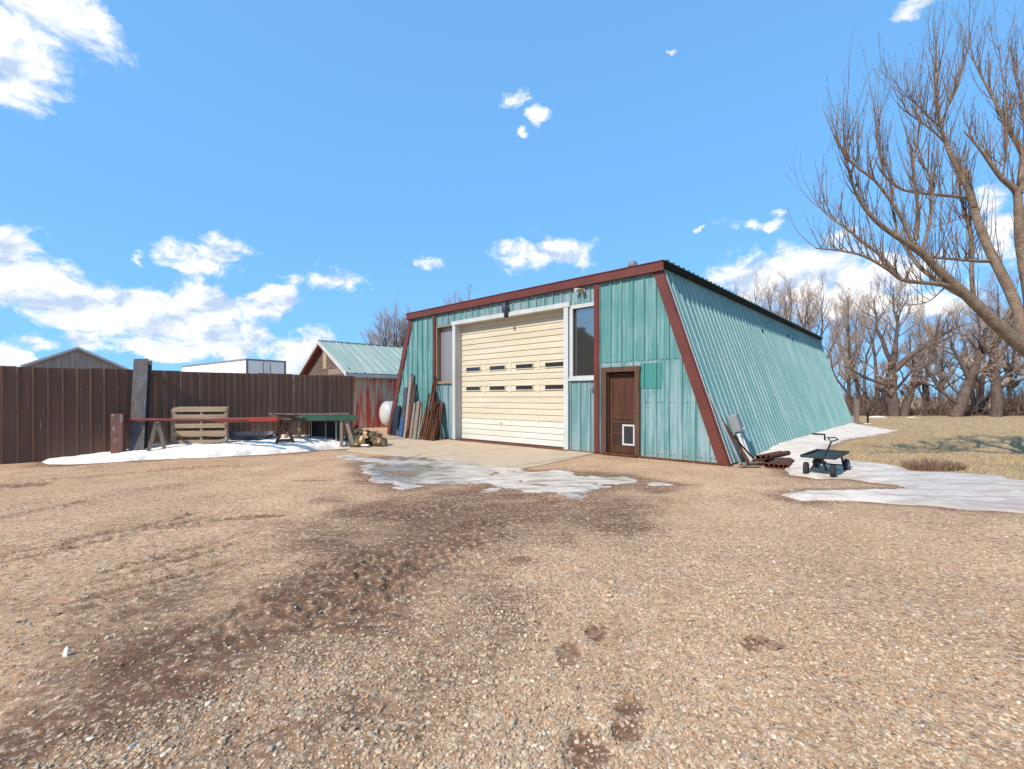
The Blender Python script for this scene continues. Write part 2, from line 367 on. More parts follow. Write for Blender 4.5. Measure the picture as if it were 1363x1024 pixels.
co_ = bpy.data.objects.new('camera', cam); col.objects.link(co_); co_.location = (0, 0, EYE); co_.rotation_euler = (math.pi/2, 0, 0); scene.camera = co_
scene.view_settings.view_transform = 'Standard'; scene.view_settings.look = 'None'; scene.view_settings.exposure = EXPO; scene.view_settings.gamma = 1
scene.render.engine = 'CYCLES'; scene.render.resolution_x = 1024; scene.render.resolution_y = 769

# ------------------------------------------------------------------ ground relief and zones
P2 = lambda L: [tuple(gp(*p)[:2]) for p in L]
DAMP = P2([(90,1010),(150,930),(210,862),(340,806),(430,748),(490,712),(430,690),(520,660),(600,652),(650,655),(690,664),(770,668),(838,682),(800,702),(700,728),(640,748),(580,790),(490,840),(400,905),(300,980),(230,1030)])
LAWN = [tuple(gp(*p)[:2]) for p in [(1106,602),(1126,588),(1192,575)]]+[(10.5,19.5),(7.6,24.5),(10,34),(6,48),(80,60),(80,6),(14,6.2)]+[tuple(gp(*p)[:2]) for p in [(1440,662),(1363,643),(1290,631),(1210,624),(1140,613)]]
STONY = P2([(150,1100),(330,960),(500,880),(600,800),(720,735),(880,690),(1040,650),(1000,622),(860,612)])+[(12,9),(14,5),(6,.5),(0,.5)]
RUTS = [P2(r) for r in [
 [(-90,778),(0,752),(150,716),(260,692),(350,673),(440,655)],
 [(60,880),(145,843),(300,801),(460,758),(560,722),(680,690),(800,668)],
 [(180,930),(300,868),(400,823),(500,775),(600,735),(720,700)],
 [(-60,705),(0,692),(200,655),(330,633),(450,617)],
 [(0,806),(130,772),(250,741),(380,706),(520,672),(620,655)],
 [(250,1040),(330,950),(430,870),(520,805),(620,755)],
 [(-40,650),(80,640),(240,625),(380,616)],
 [(-40,742),(90,726),(220,704),(330,690)],[(-60,840),(90,815),(240,775),(380,742),(470,705),(590,668)],[(160,1030),(240,950),(360,868),(470,800),(600,740),(700,712)],[(430,790),(520,752),(620,712),(740,684)],[(120,960),(220,885),(330,830),(450,780),(560,738),(680,702)],[(330,900),(430,838),(530,790),(640,744)],[(500,700),(600,678),(700,662),(800,676)],[(210,990),(330,900),(450,828)],[(820,745),(900,718),(985,700)],[(0,676),(130,660),(300,640)]]]
PRINTS = [((838,958),.16,.075,1.2),((757,873),.13,.07,1.4),((792,838),.12,.07,1.3),((690,746),.2,.13,.3),((775,1000),.12,.1,1.0),((30,646),.5,.2,.2),((330,690),.4,.12,.3),((1000,856),.12,.07,.5),((420,640),.4,.06,.1),((180,818),.12,.06,.9),((322,812),.14,.08,1.2)]
SLAB = [shop(1.9,-.02), shop(9.74,-.02), shop(10.1,-3.35), shop(4.4,-4.1), shop(2.3,-2.6)]
fx = lambda k: (-11.1+5.97*k-.35, 10.13+4.97*k+.42)
front = [(60,619),(120,618),(200,613),(300,608),(400,602),(470,596),(497,591)]
S1 = P2(front)+[(-4.75, 15.3), fx(1.0), fx(.5), fx(.2), (-11.0, 10.9)]
S2 = [tuple(shop(12.75, 1.75)[:2]), tuple(shop(12.6, 6)[:2]), tuple(shop(12.6, 19.3)[:2])]+P2([(1152,568),(1194,574),(1165,579.5),(1128,585),(1108,592),(1097,600),(1113,609),(1140,615),(1200,622),(1215,628),(1290,631),(1330,634),(1363,641),(1430,650),(1430,695),(1363,685),(1240,677),(1150,670),(1065,667),(1048,660),(1080,656),(1130,654),(1170,653),(1207,651),(1190,646),(1160,643),(1130,638),(1085,637),(1050,633),(1040,622)])
S3 = P2([(478,611),(520,607),(560,606),(640,616),(706,626),(770,629),(830,634),(898,645),(872,650),(832,647),(792,655),(770,664),(738,657),(692,662),(656,655),(640,645),(600,645),(540,650),(490,641),(478,628)])
SHOPP = [shop(-.1,-.1), shop(13.1,-.1), shop(13.1,19.2), shop(-.1,19.2)]
def relief(x, y):
    r = np.hypot(x, y); P = (x, y)
    nearf = np.exp(-(r/22)**2)
    z = (fbm(x, y, 3, .35)-.5)*.07*nearf + (fbm(x, y, 4, 2.2)-.5)*.03*nearf
    lawn = sstep(-.25, .35, sdist(P, LAWN)+(fbm(x, y, 3, 1.6)-.5)*.8)
    damp = .95*sstep(-1.0, .7, sdist(P, DAMP)+(fbm(x, y, 6, 1.5)-.5)*2.6)
    stony = sstep(-.8, .9, sdist(P, STONY)+(fbm(x, y, 4, .9)-.5)*2.2)
    for S_, wd_ in ((S1, .45), (S2, .35), (S3, .5)):
        q = sdist(P, S_)+(fbm(x, y, 4, 1.8)-.5)*.6
        damp = np.maximum(damp, .75*sstep(-wd_, -.02, q))
    al, ac = x*.70+y*.714, x*.714-y*.70
    lane = sstep(.40, .62, fbm(al*.22, ac*1.25, 4, 1.0))
    stony = stony*(.35+.65*lane)
    rut = np.zeros_like(x)
    for i, L in enumerate(RUTS):
        wob = (fbm(x, y, 4, 1.3)-.5)*.34
        d, s, T = ldist(P, L); d = d+wob
        endf = sstep(0, .8, s)*sstep(0, 1.0, T-s)*(.12+.88*sstep(.40, .62, vnoise(s*1.1+i*9, d*.3+3)))
        prof = -np.exp(-(d/.055)**2)-.7*np.exp(-((d-.2)/.035)**2)+.8*np.exp(-((np.abs(d-.08)-.19)/.05)**2)
        tread = .5*np.sin(s*42+np.abs(d-.1)*26)*np.exp(-((d-.1)/.13)**4)
        z = z+(prof+tread*.22+(fbm(x, y, 3, 14)-.5)*1.3*np.exp(-(d/.3)**2))*.024*endf
        rut = np.maximum(rut, np.maximum(np.exp(-(d/.06)**2), .8*np.exp(-((d-.2)/.04)**2))*endf)
    for (p, a, b, th) in PRINTS:
        q = gp(*p); c, s_ = math.cos(th), math.sin(th); dx, dy = x-q[0], y-q[1]
        e = ((dx*c+dy*s_)/a)**2+((-dx*s_+dy*c)/b)**2
        e = e+(fbm(x, y, 5, 10)-.5)*2.4
        k = sstep(1.3, .35, e); damp = np.maximum(damp, k*.75); z = z-.012*k; stony = stony*(1-.8*k)
    lump = (fbm(x, y, 4, 11)-.5)*.020*sstep(9, 3, r)*(1-lawn)
    z = z+lump*(.6+.8*stony)
    flat = np.maximum(sstep(-.5, .15, sdist(P, SLAB)), sstep(-.5, .1, sdist(P, SHOPP)))
    z = z*(1-flat)-.012*flat
    z = z+.02*lawn*(fbm(x, y, 3, 2.5)-.3)
    return z, lawn, damp, stony, rut

th = np.radians(np.concatenate([np.arange(-62, 62.01, .14), np.arange(66, 297, 4.0)]))
rr = [.7]
while rr[-1] < 32: rr.append(rr[-1]*1.0068)
while rr[-1] < 6000: rr.append(rr[-1]*1.08)
rr = np.array(rr); nt, nr = len(th), len(rr)
X = rr[:, None]*np.sin(th)[None]; Yg = rr[:, None]*np.cos(th)[None]
z, lawn, damp, stony, rut = relief(X.ravel(), Yg.ravel())
i, j = np.meshgrid(np.arange(nr-1), np.arange(nt), indexing='ij'); j2 = (j+1) % nt
Q = np.stack([i*nt+j, i*nt+j2, (i+1)*nt+j2, (i+1)*nt+j], -1).reshape(-1, 4)[:, ::-1]
V = np.stack([X.ravel(), Yg.ravel(), z], -1)
V = np.vstack([V, [[0, 0, 0]]]); c_ = len(V)-1
fan = np.stack([np.full(nt, c_), (np.arange(nt)+1) % nt, np.arange(nt)], -1)[:, ::-1]
ext = lambda a, v=0: np.append(a, v)

m, g, bs = newmat('gravel_dirt_ground')
o = g.coords(); A = {k: g.attr(k) for k in ('lawn', 'damp', 'stony', 'rut')}
n1 = g.noise(o, 1.3, 8, .62); n2 = g.noise(o, 14, 8, .68); n3 = g.noise(o, 90, 4, .6)
dirt = g.ramp(n1, [(.3, lin(184, 150, 118, .95)), (.55, lin(202, 168, 134, .95)), (.72, lin(214, 182, 148, .95))])
dirt = g.mix(g.math('MULTIPLY', g.step(n2, .45, .88), .7), dirt, lin(158, 122, 94, .85))
dirt = g.mix(g.math('MULTIPLY', g.step(n3, .55, .7), .5), dirt, lin(224, 198, 164, .9))
def stones(scale, cover, seed):
    v = g.n('ShaderNodeVectorMath', {0: o, 1: (seed, seed*2, 0)}, operation='ADD').outputs[0]
    wv = g.n('ShaderNodeVectorMath', {0: v, 1: g.n('ShaderNodeVectorMath', {0: g.noise(o, scale*.8, 2, .5, out=1), 3: .5/scale}, operation='SCALE').outputs[0]}, operation='ADD').outputs[0]
    vo = g.n('ShaderNodeTexVoronoi', {'Vector': wv, 'Scale': scale, 'Randomness': 1.0}, feature='F1', voronoi_dimensions='3D')
    cs = g.n('ShaderNodeSeparateColor', {0: vo.outputs['Color']})
    keep = g.math('LESS_THAN', cs.outputs[0], cover)
    body = g.math('MULTIPLY', g.math('SUBTRACT', 1.0, g.step(vo.outputs['Distance'], .30, .46)), keep)
    c = g.ramp(cs.outputs[1], [(0, lin(176,148,118,.88)), (.22, lin(214,192,160,.9)), (.4, lin(188,166,142,.88)), (.55, lin(150,132,118,.84)), (.66, lin(228,214,192,.9)), (.78, lin(164,158,152,.84)), (.86, lin(190,142,100,.88)), (.94, lin(146,132,122,.84)), (1, lin(240,230,214,.9))], 'CONSTANT')
    hgt = g.math('MULTIPLY', g.math('SUBTRACT', .5, vo.outputs['Distance']), keep)
    return body, c, hgt
cv = g.math('MULTIPLY_ADD', A['stony'], .62, g.math('MULTIPLY_ADD', g.noise(o, 2.6, 5, .65), .5, -.02))
cv = g.math('MULTIPLY', cv, g.math('MULTIPLY_ADD', A['damp'], -.75, 1.0))
b1, c1, h1 = stones(30, cv, 0); b2, c2, h2 = stones(62, g.math('MULTIPLY', cv, 1.1), 5)
dk = g.math('MULTIPLY', g.math('MAXIMUM', A['damp'], g.math('MULTIPLY', A['rut'], .8)), g.math('MULTIPLY_ADD', g.step(g.noise(g.n('ShaderNodeMapping', {0: o, 2: (0, 0, -.75), 3: (1, 4.5, 1)}).outputs[0], 1.6, 8, .74), .34, .64), .75, .55), clamp=True)
base = g.mix(g.math('MULTIPLY', dk, .9), dirt, lin(120, 88, 68, .8))
base = g.mix(g.math('MULTIPLY', b2, .8), base, c2); base = g.mix(g.math('MULTIPLY', b1, .9), base, c1)
base = g.mix(g.math('MULTIPLY', dk, .5), base, lin(124, 92, 72, .8))
gn = g.noise(g.n('ShaderNodeMapping', {0: o, 3: (1, 1, 1)}).outputs[0], 1.0, 8, .66)
gr = g.ramp(gn, [(.3, lin(164, 130, 98, .8)), (.48, lin(190, 156, 118, .8)), (.6, lin(186, 158, 116, .8)), (.72, lin(160, 142, 100, .8))])
gr = g.mix(g.step(g.noise(o, 60, 4, .7), .5, .7), gr, lin(206, 180, 136, .75))
sp2 = g.noise(o, 21, 8, .80); sp3 = g.noise(g.n('ShaderNodeMapping', {0: o, 2: (0, 0, -.75), 3: (1, 4.5, 1)}).outputs[0], 2.4, 8, .72)
base = g.mix(g.math('MULTIPLY', g.step(sp2, .53, .62), .75), base, lin(112, 84, 64, .7)); base = g.mix(g.math('MULTIPLY', g.step(sp2, .47, .38), .6), base, lin(244, 226, 200, .95))
base = g.mix(g.math('MULTIPLY', g.step(sp3, .54, .68), g.math('MULTIPLY_ADD', A['stony'], -.45, .72)), base, lin(138, 104, 78, .8))
base = g.n('ShaderNodeVectorMath', {0: base, 1: (1.06, .965, .885)}, operation='MULTIPLY').outputs[0]
broad = g.noise(o, .42, 5, .6)
base = g.n('ShaderNodeVectorMath', {0: base, 3: g.n('ShaderNodeMapRange', {0: broad, 1: .3, 2: .7, 3: .82, 4: 1.14}).outputs[0]}, operation='SCALE').outputs[0]
base = g.mix(A['lawn'], base, gr)
wire(g, bs, 'Base Color', base); wire(g, bs, 'Roughness', g.math('MULTIPLY_ADD', dk, -.12, .92)); bs.inputs['Specular IOR Level'].default_value = .2
hh = g.math('ADD', g.math('MULTIPLY', h1, 1.0), g.math('MULTIPLY', h2, .5)); hh = g.math('ADD', hh, g.math('MULTIPLY', n2, .7)); hh = g.math('ADD', hh, g.math('MULTIPLY', n3, .35)); hh = g.math('ADD', hh, g.math('MULTIPLY', sp2, .9)); hh = g.math('ADD', hh, g.math('MULTIPLY', sp3, .8))
bp = g.n('ShaderNodeBump', {'Strength': .8, 'Distance': .018, 'Height': hh}); wire(g, bs, 'Normal', bp.outputs[0])
ground = np_mesh('ground', V, [Q, fan], m, smooth=True, attrs={'lawn': ext(lawn), 'damp': ext(damp), 'stony': ext(stony), 'rut': ext(rut)})
tag(ground, kind='structure')

# ------------------------------------------------------------------ loose stones
def icosa():
    t = (1+5**.5)/2
    v = np.array([(-1,t,0),(1,t,0),(-1,-t,0),(1,-t,0),(0,-1,t),(0,1,t),(0,-1,-t),(0,1,-t),(t,0,-1),(t,0,1),(-t,0,-1),(-t,0,1)], np.float32); v /= np.linalg.norm(v[0])
    f = np.array([(0,11,5),(0,5,1),(0,1,7),(0,7,10),(0,10,11),(1,5,9),(5,11,4),(11,10,2),(10,7,6),(7,1,8),(3,9,4),(3,4,2),(3,2,6),(3,6,8),(3,8,9),(4,9,5),(2,4,11),(6,2,10),(8,6,7),(9,8,1)])
    return v, f
R = np.random.RandomState(11)
def scatter(n, r0, r1, smin, smax, pw):
    u = R.rand(n); r = r0*(r1/r0)**(u**pw); t = np.radians(R.uniform(-54, 54, n))
    x, y = r*np.sin(t), r*np.cos(t)
    zz, lw, dp, sn, ru = relief(x, y)
    pr = (.13+.87*sn)*(1-lw)*(1-.75*dp)*(.35+.65*sstep(.35, .6, fbm(x, y, 4, 1.7)))
    ok = (R.rand(n) < pr) & (sdist((x, y), SLAB) < -.02) & (sdist((x, y), SHOPP) < -.02)
    x, y, zz = x[ok], y[ok], zz[ok]; k = len(x)
    s = smin*(smax/smin)**(R.rand(k)**1.9)
    iv, jf = icosa()
    sc = np.stack([s*R.uniform(.8, 1.35, k), s*R.uniform(.6, 1.1, k), s*R.uniform(.35, .8, k)], -1)
    v = iv[None]*(1+R.uniform(-.24, .24, (k, 12, 1)))
    v = v*sc[:, None]
    a = R.rand(k)*6.283; tl = R.uniform(-.5, .5, k)
    ca, sa, ct, st = np.cos(a), np.sin(a), np.cos(tl), np.sin(tl)
    xx, yy, z_ = v[..., 0], v[..., 1], v[..., 2]
    x1, z1 = xx*ct[:, None]+z_*st[:, None], -xx*st[:, None]+z_*ct[:, None]
    v = np.stack([x1*ca[:, None]-yy*sa[:, None]+x[:, None], x1*sa[:, None]+yy*ca[:, None]+y[:, None], z1+(zz+sc[:, 2]*R.uniform(-.1, .55, k))[:, None]], -1)
    return v.reshape(-1, 3), k, jf
parts = [scatter(210000, 1.3, 10.5, .0042, .0125, .95), scatter(15000, 1.3, 10, .009, .018, .9), scatter(350, 1.8, 9, .016, .026, .8)]
V = np.vstack([p[0] for p in parts]); nst = sum(p[1] for p in parts); jf = parts[0][2]
FF = (np.arange(nst)[:, None, None]*12+jf[None]).reshape(-1, 3)
m, g, bs = newmat('river_gravel')
rp = g.n('ShaderNodeNewGeometry').outputs['Random Per Island']
c = g.ramp(rp, [(0, lin(170,142,112,.88)), (.16, lin(206,182,148,.9)), (.36, lin(184,160,134,.88)), (.5, lin(156,130,106,.86)), (.60, lin(222,204,176,.9)), (.69, lin(188,170,150,.84)), (.76, lin(188,140,100,.88)), (.82, lin(176,166,150,.88)), (.9, lin(150,128,110,.84)), (.94, lin(236,226,208,.9)), (.97, lin(172,162,150,.84))], 'CONSTANT')
n_ = g.noise(g.coords(), 120, 4, .6); c = g.mix(.35, c, g.ramp(n_, [(.3, lin(140,112,88,.84)), (.7, lin(226,208,182,.9))]))
c = g.n('ShaderNodeVectorMath', {0: c, 1: (1.02, .945, .88)}, operation='MULTIPLY').outputs[0]
wire(g, bs, 'Base Color', c); bs.inputs['Roughness'].default_value = .8; bs.inputs['Specular IOR Level'].default_value = .2
tag(np_mesh('gravel', V, [FF], m), 'loose tan and grey gravel stones strewn over the dirt yard', 'gravel', kind='stuff')
print('stones', nst)

# ------------------------------------------------------------------ apron, ice, snow
m, g, bs = newmat('worn_concrete'); o = g.coords()
n1 = g.noise(o, 1.2, 8, .65); n2 = g.noise(o, 45, 5, .65)
c = g.ramp(n1, [(.3, lin(196, 172, 146, .82)), (.5, lin(214, 194, 168, .84)), (.72, lin(204, 178, 150, .82))])
c = g.mix(g.math('MULTIPLY', g.step(g.noise(o, 3.3, 8, .7), .56, .7), .5), c, lin(168, 144, 120, .72))
c = g.mix(.2, c, g.ramp(n2, [(.3, .2), (.7, .9)]), 'OVERLAY')
br = g.n('ShaderNodeTexWave', {'Vector': g.n('ShaderNodeMapping', {0: o, 2: (0, 0, .745)}).outputs[0], 'Scale': .128, 'Distortion': .3, 'Detail': 2.0, 'Phase Offset': 1.2}, wave_type='BANDS')
c = g.n('ShaderNodeVectorMath', {0: c, 1: (.93, .86, .77)}, operation='MULTIPLY').outputs[0]
c = g.mix(g.math('MULTIPLY', g.step(br.outputs['Fac'], .9985, .9999), .6), c, lin(110, 92, 78, .7))
wire(g, bs, 'Base Color', c); bs.inputs['Roughness'].default_value = .85
wire(g, bs, 'Normal', g.n('ShaderNodeBump', {'Strength': .3, 'Distance': .01, 'Height': n2}).outputs[0])
b = MB(); n = len(SLAB); P = [Vector((p[0], p[1], 0)) for p in SLAB]
rag = []
for i in range(n):
    for k in range(14):
        q = P[i].lerp(P[(i+1) % n], k/14)
        if i in (1, 2, 3): q = q+Vector((rnd.uniform(-.03, .03), rnd.uniform(-.03, .03), 0))
        rag.append(q)
b.prism([(q.x, q.y) for q in rag], (0, 0, -.1), (1, 0, 0), (0, 1, 0), (0, 0, 1), .106)
tag(b.build('concrete_apron', m, bevel=.006), kind='structure')

def cover(name, poly, hfun, step, material, edge=.14, nscale=1.6, attrs=None):
    xs = [p[0] for p in poly]; ys = [p[1] for p in poly]
    gx, gy = np.arange(min(xs)-.3, max(xs)+.3, step), np.arange(min(ys)-.3, max(ys)+.3, step)
    x, y = np.meshgrid(gx, gy, indexing='ij')
    d = sdist((x, y), poly)+(fbm(x, y, 5, nscale)-.5)*edge*2+(fbm(x, y, 4, 7)-.5)*edge*1.1
    zz = hfun(x, y, d)+relief(x, y)[0]
    keep = zz > -.5
    keep = (d > -.07)
    zz = np.where(d < 0, zz+d*.6, zz)
    ids = np.full(x.shape, -1); ids[keep] = np.arange(keep.sum())
    q = np.stack([ids[:-1, :-1], ids[1:, :-1], ids[1:, 1:], ids[:-1, 1:]], -1).reshape(-1, 4); q = q[(q >= 0).all(1)]
    A = {'depth': d[keep]}
    for k, f in (attrs or {}).items(): A[k] = f(x, y, d)[keep]
    return np_mesh(name, np.stack([x[keep], y[keep], zz[keep]], -1), [q], material, smooth=True, attrs=A)

def snowmat(name, clean, dirty, amt, rough=.6):
    m, g, bs = newmat(name); o = g.coords()
    n1 = g.noise(o, 1.8, 8, .66); n2 = g.noise(o, 30, 5, .65)
    st = g.noise(g.n('ShaderNodeMapping', {0: o, 2: (0, 0, -.7), 3: (.5, 2.5, 1)}).outputs[0], 2.2, 7, .66)
    d = g.attr('depth')
    edge = g.math('SUBTRACT', 1.0, g.step(d, .0, .22))
    k = g.math('ADD', g.math('MULTIPLY', g.step(st, .42, .72), amt), g.math('MULTIPLY', edge, .45))
    k = g.math('ADD', k, g.math('MULTIPLY', g.step(n2, .62, .74), .18*amt), clamp=True)
    k = g.math('ADD', k, g.math('MULTIPLY', g.attr('wet'), .9), clamp=True)
    c = g.mix(k, clean, dirty); c = g.mix(g.math('MULTIPLY', g.step(g.noise(o, 55, 6, .75), .60, .66), min(.75, .6*amt)), c, lin(140, 112, 90, .8)); c = g.mix(g.math('MULTIPLY', g.step(n1, .6, .8), .3*amt), c, lin(150, 128, 108, .75))
    wire(g, bs, 'Base Color', c); wire(g, bs, 'Roughness', g.math('MULTIPLY_ADD', g.attr('wet'), -.35, rough))
    wire(g, bs, 'Normal', g.n('ShaderNodeBump', {'Strength': .35, 'Distance': .03, 'Height': g.math('ADD', n1, g.math('MULTIPLY', n2, .3))}).outputs[0])
    bs.inputs['Subsurface Weight'].default_value = 0
    return m
SN = snowmat('old_snow', lin(255, 243, 228, .95), lin(226, 208, 188, .85), .35)
SN2 = snowmat('thin_dirty_snow', lin(253, 234, 214, .82), lin(206, 184, 164, .78), .95, .6)
ICE = snowmat('wet_ice', lin(240, 222, 203, .76), lin(166, 146, 128, .70), 1.25, .45)
Z0 = lambda x, y, d: x*0
# drift under the fence
def h1(x, y, d):
    px = CX+x/y*F
    H = np.interp(px, [40, 110, 200, 300, 360, 440, 478, 500], [.05, .08, .21, .34, .38, .27, .15, .07])
    return H*(1-np.exp(-np.maximum(d, 0)/.42))+.035*(1-np.exp(-np.maximum(d, 0)/.05))+(fbm(x, y, 3, 7)-.5)*.035*sstep(0, .1, d)+(fbm(x, y, 4, 1.3)-.5)*.05*sstep(0, .5, d)
tag(cover('snow_drift', S1, h1, .045, SN, .08, attrs={'wet': Z0}), kind='stuff', label='long white snow drift along the foot of the brown fence', cat='snow')
def h2(x, y, d):
    u = (x-SHOP[0])*FACE[0]+(y-SHOP[1])*FACE[1]; v = (x-SHOP[0])*DEEP[0]+(y-SHOP[1])*DEEP[1]
    wall = np.exp(-np.maximum(u-13.0, 0)/.55)*sstep(1.6, 4.5, v)
    return (.03+.17*wall)*(1-np.exp(-np.maximum(d, 0)/.25))+.018*sstep(0, .07, d)+(fbm(x, y, 3, 8)-.5)*.03*sstep(0, .1, d)+(fbm(x, y, 4, 2)-.5)*.02*sstep(0, .4, d)
def w2(x, y, d):
    px = CX+x/y*F; return sstep(1120, 1230, px)*sstep(16, 11, y)*.55+.3*sstep(.45, .6, fbm(x, y, 4, 1.5))*sstep(1060, 1130, px)*sstep(14, 10, y)
tag(cover('snow_strip', S2, h2, .035, SN2, .13, attrs={'wet': w2}), kind='stuff', label='melting snow and ice spreading from the teal wall over the lawn edge', cat='snow')
def w3(x, y, d):
    px = CX+x/y*F; return (sstep(640, 560, px)+.45*sstep(760, 700, px)*sstep(.5, .6, fbm(x, y, 4, 1.1)))*(.35+.65*sstep(.4, .6, fbm(x, y, 4, 1.4)))*sstep(.05, .35, d)
tag(cover('ice_sheet', S3, lambda x, y, d: .030*(1-np.exp(-np.maximum(d, 0)/.12))-.014+(fbm(x, y, 5, 2.2)-.5)*.065, .03, ICE, .26, 2.2, attrs={'wet': w3}), kind='stuff', label='thin grey ice sheet along the front of the concrete apron', cat='ice')
S4 = P2([(440,607),(468,606),(520,613),(590,618),(560,622),(500,616),(455,611)])
tag(cover('ice_ribbon', S4, lambda x, y, d: .03*(1-np.exp(-np.maximum(d, 0)/.05)), .03, ICE, .1, 2.2, attrs={'wet': Z0}), kind='stuff', label='narrow ribbon of ice left of the concrete apron', cat='ice')
S5 = P2([(868,647),(884,643),(897,646),(890,651),(874,651)])
S6 = P2([(1168,576),(1185,574.5),(1216,575),(1200,576.5)])

# ------------------------------------------------------------------ dry lawn blades
def blades():
    n = 90000; t = R.rand(n); Y = 7.5*(34/7.5)**t; px = R.uniform(1085, 1420, n); x = (px-CX)/F*Y
    zz, lw, *_ = relief(x, Y)
    ok = (lw > .5) & (sdist((x, Y), S2) < -.03) & (sdist((x, Y), SHOPP) < -.1) & (R.rand(n) < .35+.65*sstep(.35, .6, fbm(x, Y, 4, .8)))
    x, Y, zz = x[ok], Y[ok], zz[ok]; k = len(x)
    h = R.uniform(.02, .075, k); w_ = .0035*np.sqrt(Y/8); a = R.rand(k)*6.283; le = R.uniform(.3, 1.6, k)*h; b_ = R.rand(k)*6.283
    dx, dy = np.cos(a)*w_, np.sin(a)*w_
    v = np.stack([np.stack([x-dx, Y-dy, zz-.005], -1), np.stack([x+dx, Y+dy, zz-.005], -1), np.stack([x+np.cos(b_)*le, Y+np.sin(b_)*le, zz+h], -1)], 1)
    return v.reshape(-1, 3), np.arange(3*k).reshape(-1, 3)
m, g, bs = newmat('dry_grass_blades')
rp = g.n('ShaderNodeNewGeometry').outputs['Random Per Island']
pz = g.noise(g.coords(), .7, 4, .6)
c = g.ramp(rp, [(0, lin(196,166,116,.9)), (.4, lin(208,184,146,.92)), (.7, lin(162,132,98,.88)), (1, lin(220,202,170,.92))])
c = g.mix(g.math('MULTIPLY', g.step(pz, .5, .7), .5), c, lin(166, 146, 108, .7))
wire(g, bs, 'Base Color', c); bs.inputs['Roughness'].default_value = .8
bv, bf = blades(); tag(np_mesh('dry_grass', bv, [bf], m), 'short dry tan grass covering the lawn beside the shop', 'grass', kind='stuff')
# ------------------------------------------------------------------ the teal shop
S = empty('metal_workshop', (SHOP[0], SHOP[1], 0), SHOP_ROT, 'teal ribbed metal workshop with slanted sides, red trim and a big cream overhead door', 'workshop')
def profile(u0, u1, ph=0.0, pitch=.305, h=.034, extra=()):
    base = [(0, 0), (.010, h), (.042, h), (.052, 0), (.120, 0), (.128, .006), (.142, .006), (.150, 0), (.206, 0), (.214, .006), (.228, .006), (.236, 0), (pitch, 0)]
    pts = []
    k = math.floor((u0-ph)/pitch)
    while ph+k*pitch < u1:
        pts += [(ph+k*pitch+a, b) for a, b in base[:-1]]; k += 1
    pts += [(ph+k*pitch, 0)]
    us = [p[0] for p in pts]; hs = [p[1] for p in pts]
    out = [(u, float(np.interp(u, us, hs))) for u in sorted(set([u0, u1]+[e for e in extra if u0 < e < u1]))]
    out += [p for p in pts if u0+.001 < p[0] < u1-.001 and all(abs(p[0]-e) > .001 for e in extra)]
    return sorted(out)
def ribbed(mb, u0, u1, zlo, zhi, place, holes=(), ph=0.0, extra=(), off=0.0, pitch=.305, h=.034):
    ex = list(extra)+[x for hh in holes for x in hh[:2]]
    pr = profile(u0, u1, ph, pitch, h, ex)
    f = lambda q, u: q(u) if callable(q) else q
    for (a, oa), (b, ob) in zip(pr[:-1], pr[1:]):
        mid = (a+b)/2; cuts = [(None, None)]
        seg = [(f(zlo, a), f(zhi, a), f(zlo, b), f(zhi, b))]
        for (ha, hb, za, zb) in holes:
            if ha <= mid <= hb:
                s = seg.pop(); seg += [(s[0], min(za, s[1]), s[2], min(za, s[3])), (min(zb, s[1]), s[1], min(zb, s[3]), s[3])]
        for (l0, t0, l1, t1) in seg:
            if t0-l0 < .002 and t1-l1 < .002: continue
            mb.add([place(a, oa+off, l0), place(b, ob+off, l1), place(b, ob+off, t1), place(a, oa+off, t0)], [(0, 1, 2, 3)])
frontp = lambda u, o, z: (u, -o, z)
LEFT = lambda u: min(HT, HT*u/INSET); RIGHT = lambda u: min(HT, HT*(W-u)/INSET)
def wallpart(mk, fn, label=None, screws=(), holes=()):
    b = MB(); fn(b); b.mi = 1
    for zz, ua, ub, off in screws:
        u = ua
        while u < ub:
            for q in (.09, .175): b.box((u+q-.02, -.008-off, zz+rnd.uniform(-.008, .008)), (.016, .014, .016))
            u += .305
    for (v_, z_) in holes: b.box((W-INSET*z_/HT+.02, v_, z_), (.05, .08, .08))
    o = b.build('wall', [M[mk], M['darkgap']], S, fix=False); return tag(o, label)
# openings
OD = (4.18, 8.72, 0, 3.90)
wl0, wl1 = 3.30, 4.03; wr0, wr1 = 8.98, 9.68
wallpart('teal_deep', lambda b: ribbed(b, .02, 2.97, .02, LEFT, frontp, extra=(INSET,), ph=.1), 'deep teal left front wall sheeting', [(2.5, .95, 2.8, 0), (1.3, .5, 2.8, 0)])
def mid(b):
    ribbed(b, 3.10, 9.70, 3.93, HT, frontp, ph=.05)
mw = wallpart('teal_grey', mid, 'greyed teal strip of sheeting above the overhead door', [(3.98, 3.2, 9.5, 0)])
wallpart('teal_grey', lambda b: ribbed(b, 3.10, 4.04, .02, 1.93, frontp, ph=.05))
wallpart('teal_grey', lambda b: ribbed(b, 8.87, 9.70, .02, 1.90, frontp, ph=.05))
DO = (9.91, 10.95, -.1, 2.20)
wallpart('teal', lambda b: ribbed(b, 9.83, W-.02, .03, lambda u: min(2.36, RIGHT(u)), frontp, [DO], ph=.06, extra=(W-INSET, W-INSET*2.36/HT)), 'faded lower teal sheeting beside the entry door', [(1.33, 11.05, 12.4, 0), (.12, 11.05, 12.7, 0)])
wallpart('teal_deep', lambda b: ribbed(b, 9.83, W-INSET*2.33/HT, 2.33, RIGHT, frontp, ph=.06, extra=(W-INSET,), off=.007), 'deeper teal upper sheeting above the entry door', [(2.345, 9.95, 12.0, .007)])
b = MB(); ribbed(b, 10.97, 11.50, 1.66, 2.26, frontp, ph=.06, off=.012); tag(b.build('wall_patch', M['teal_patch'], S, fix=False), 'bright teal square patch right of the entry door')
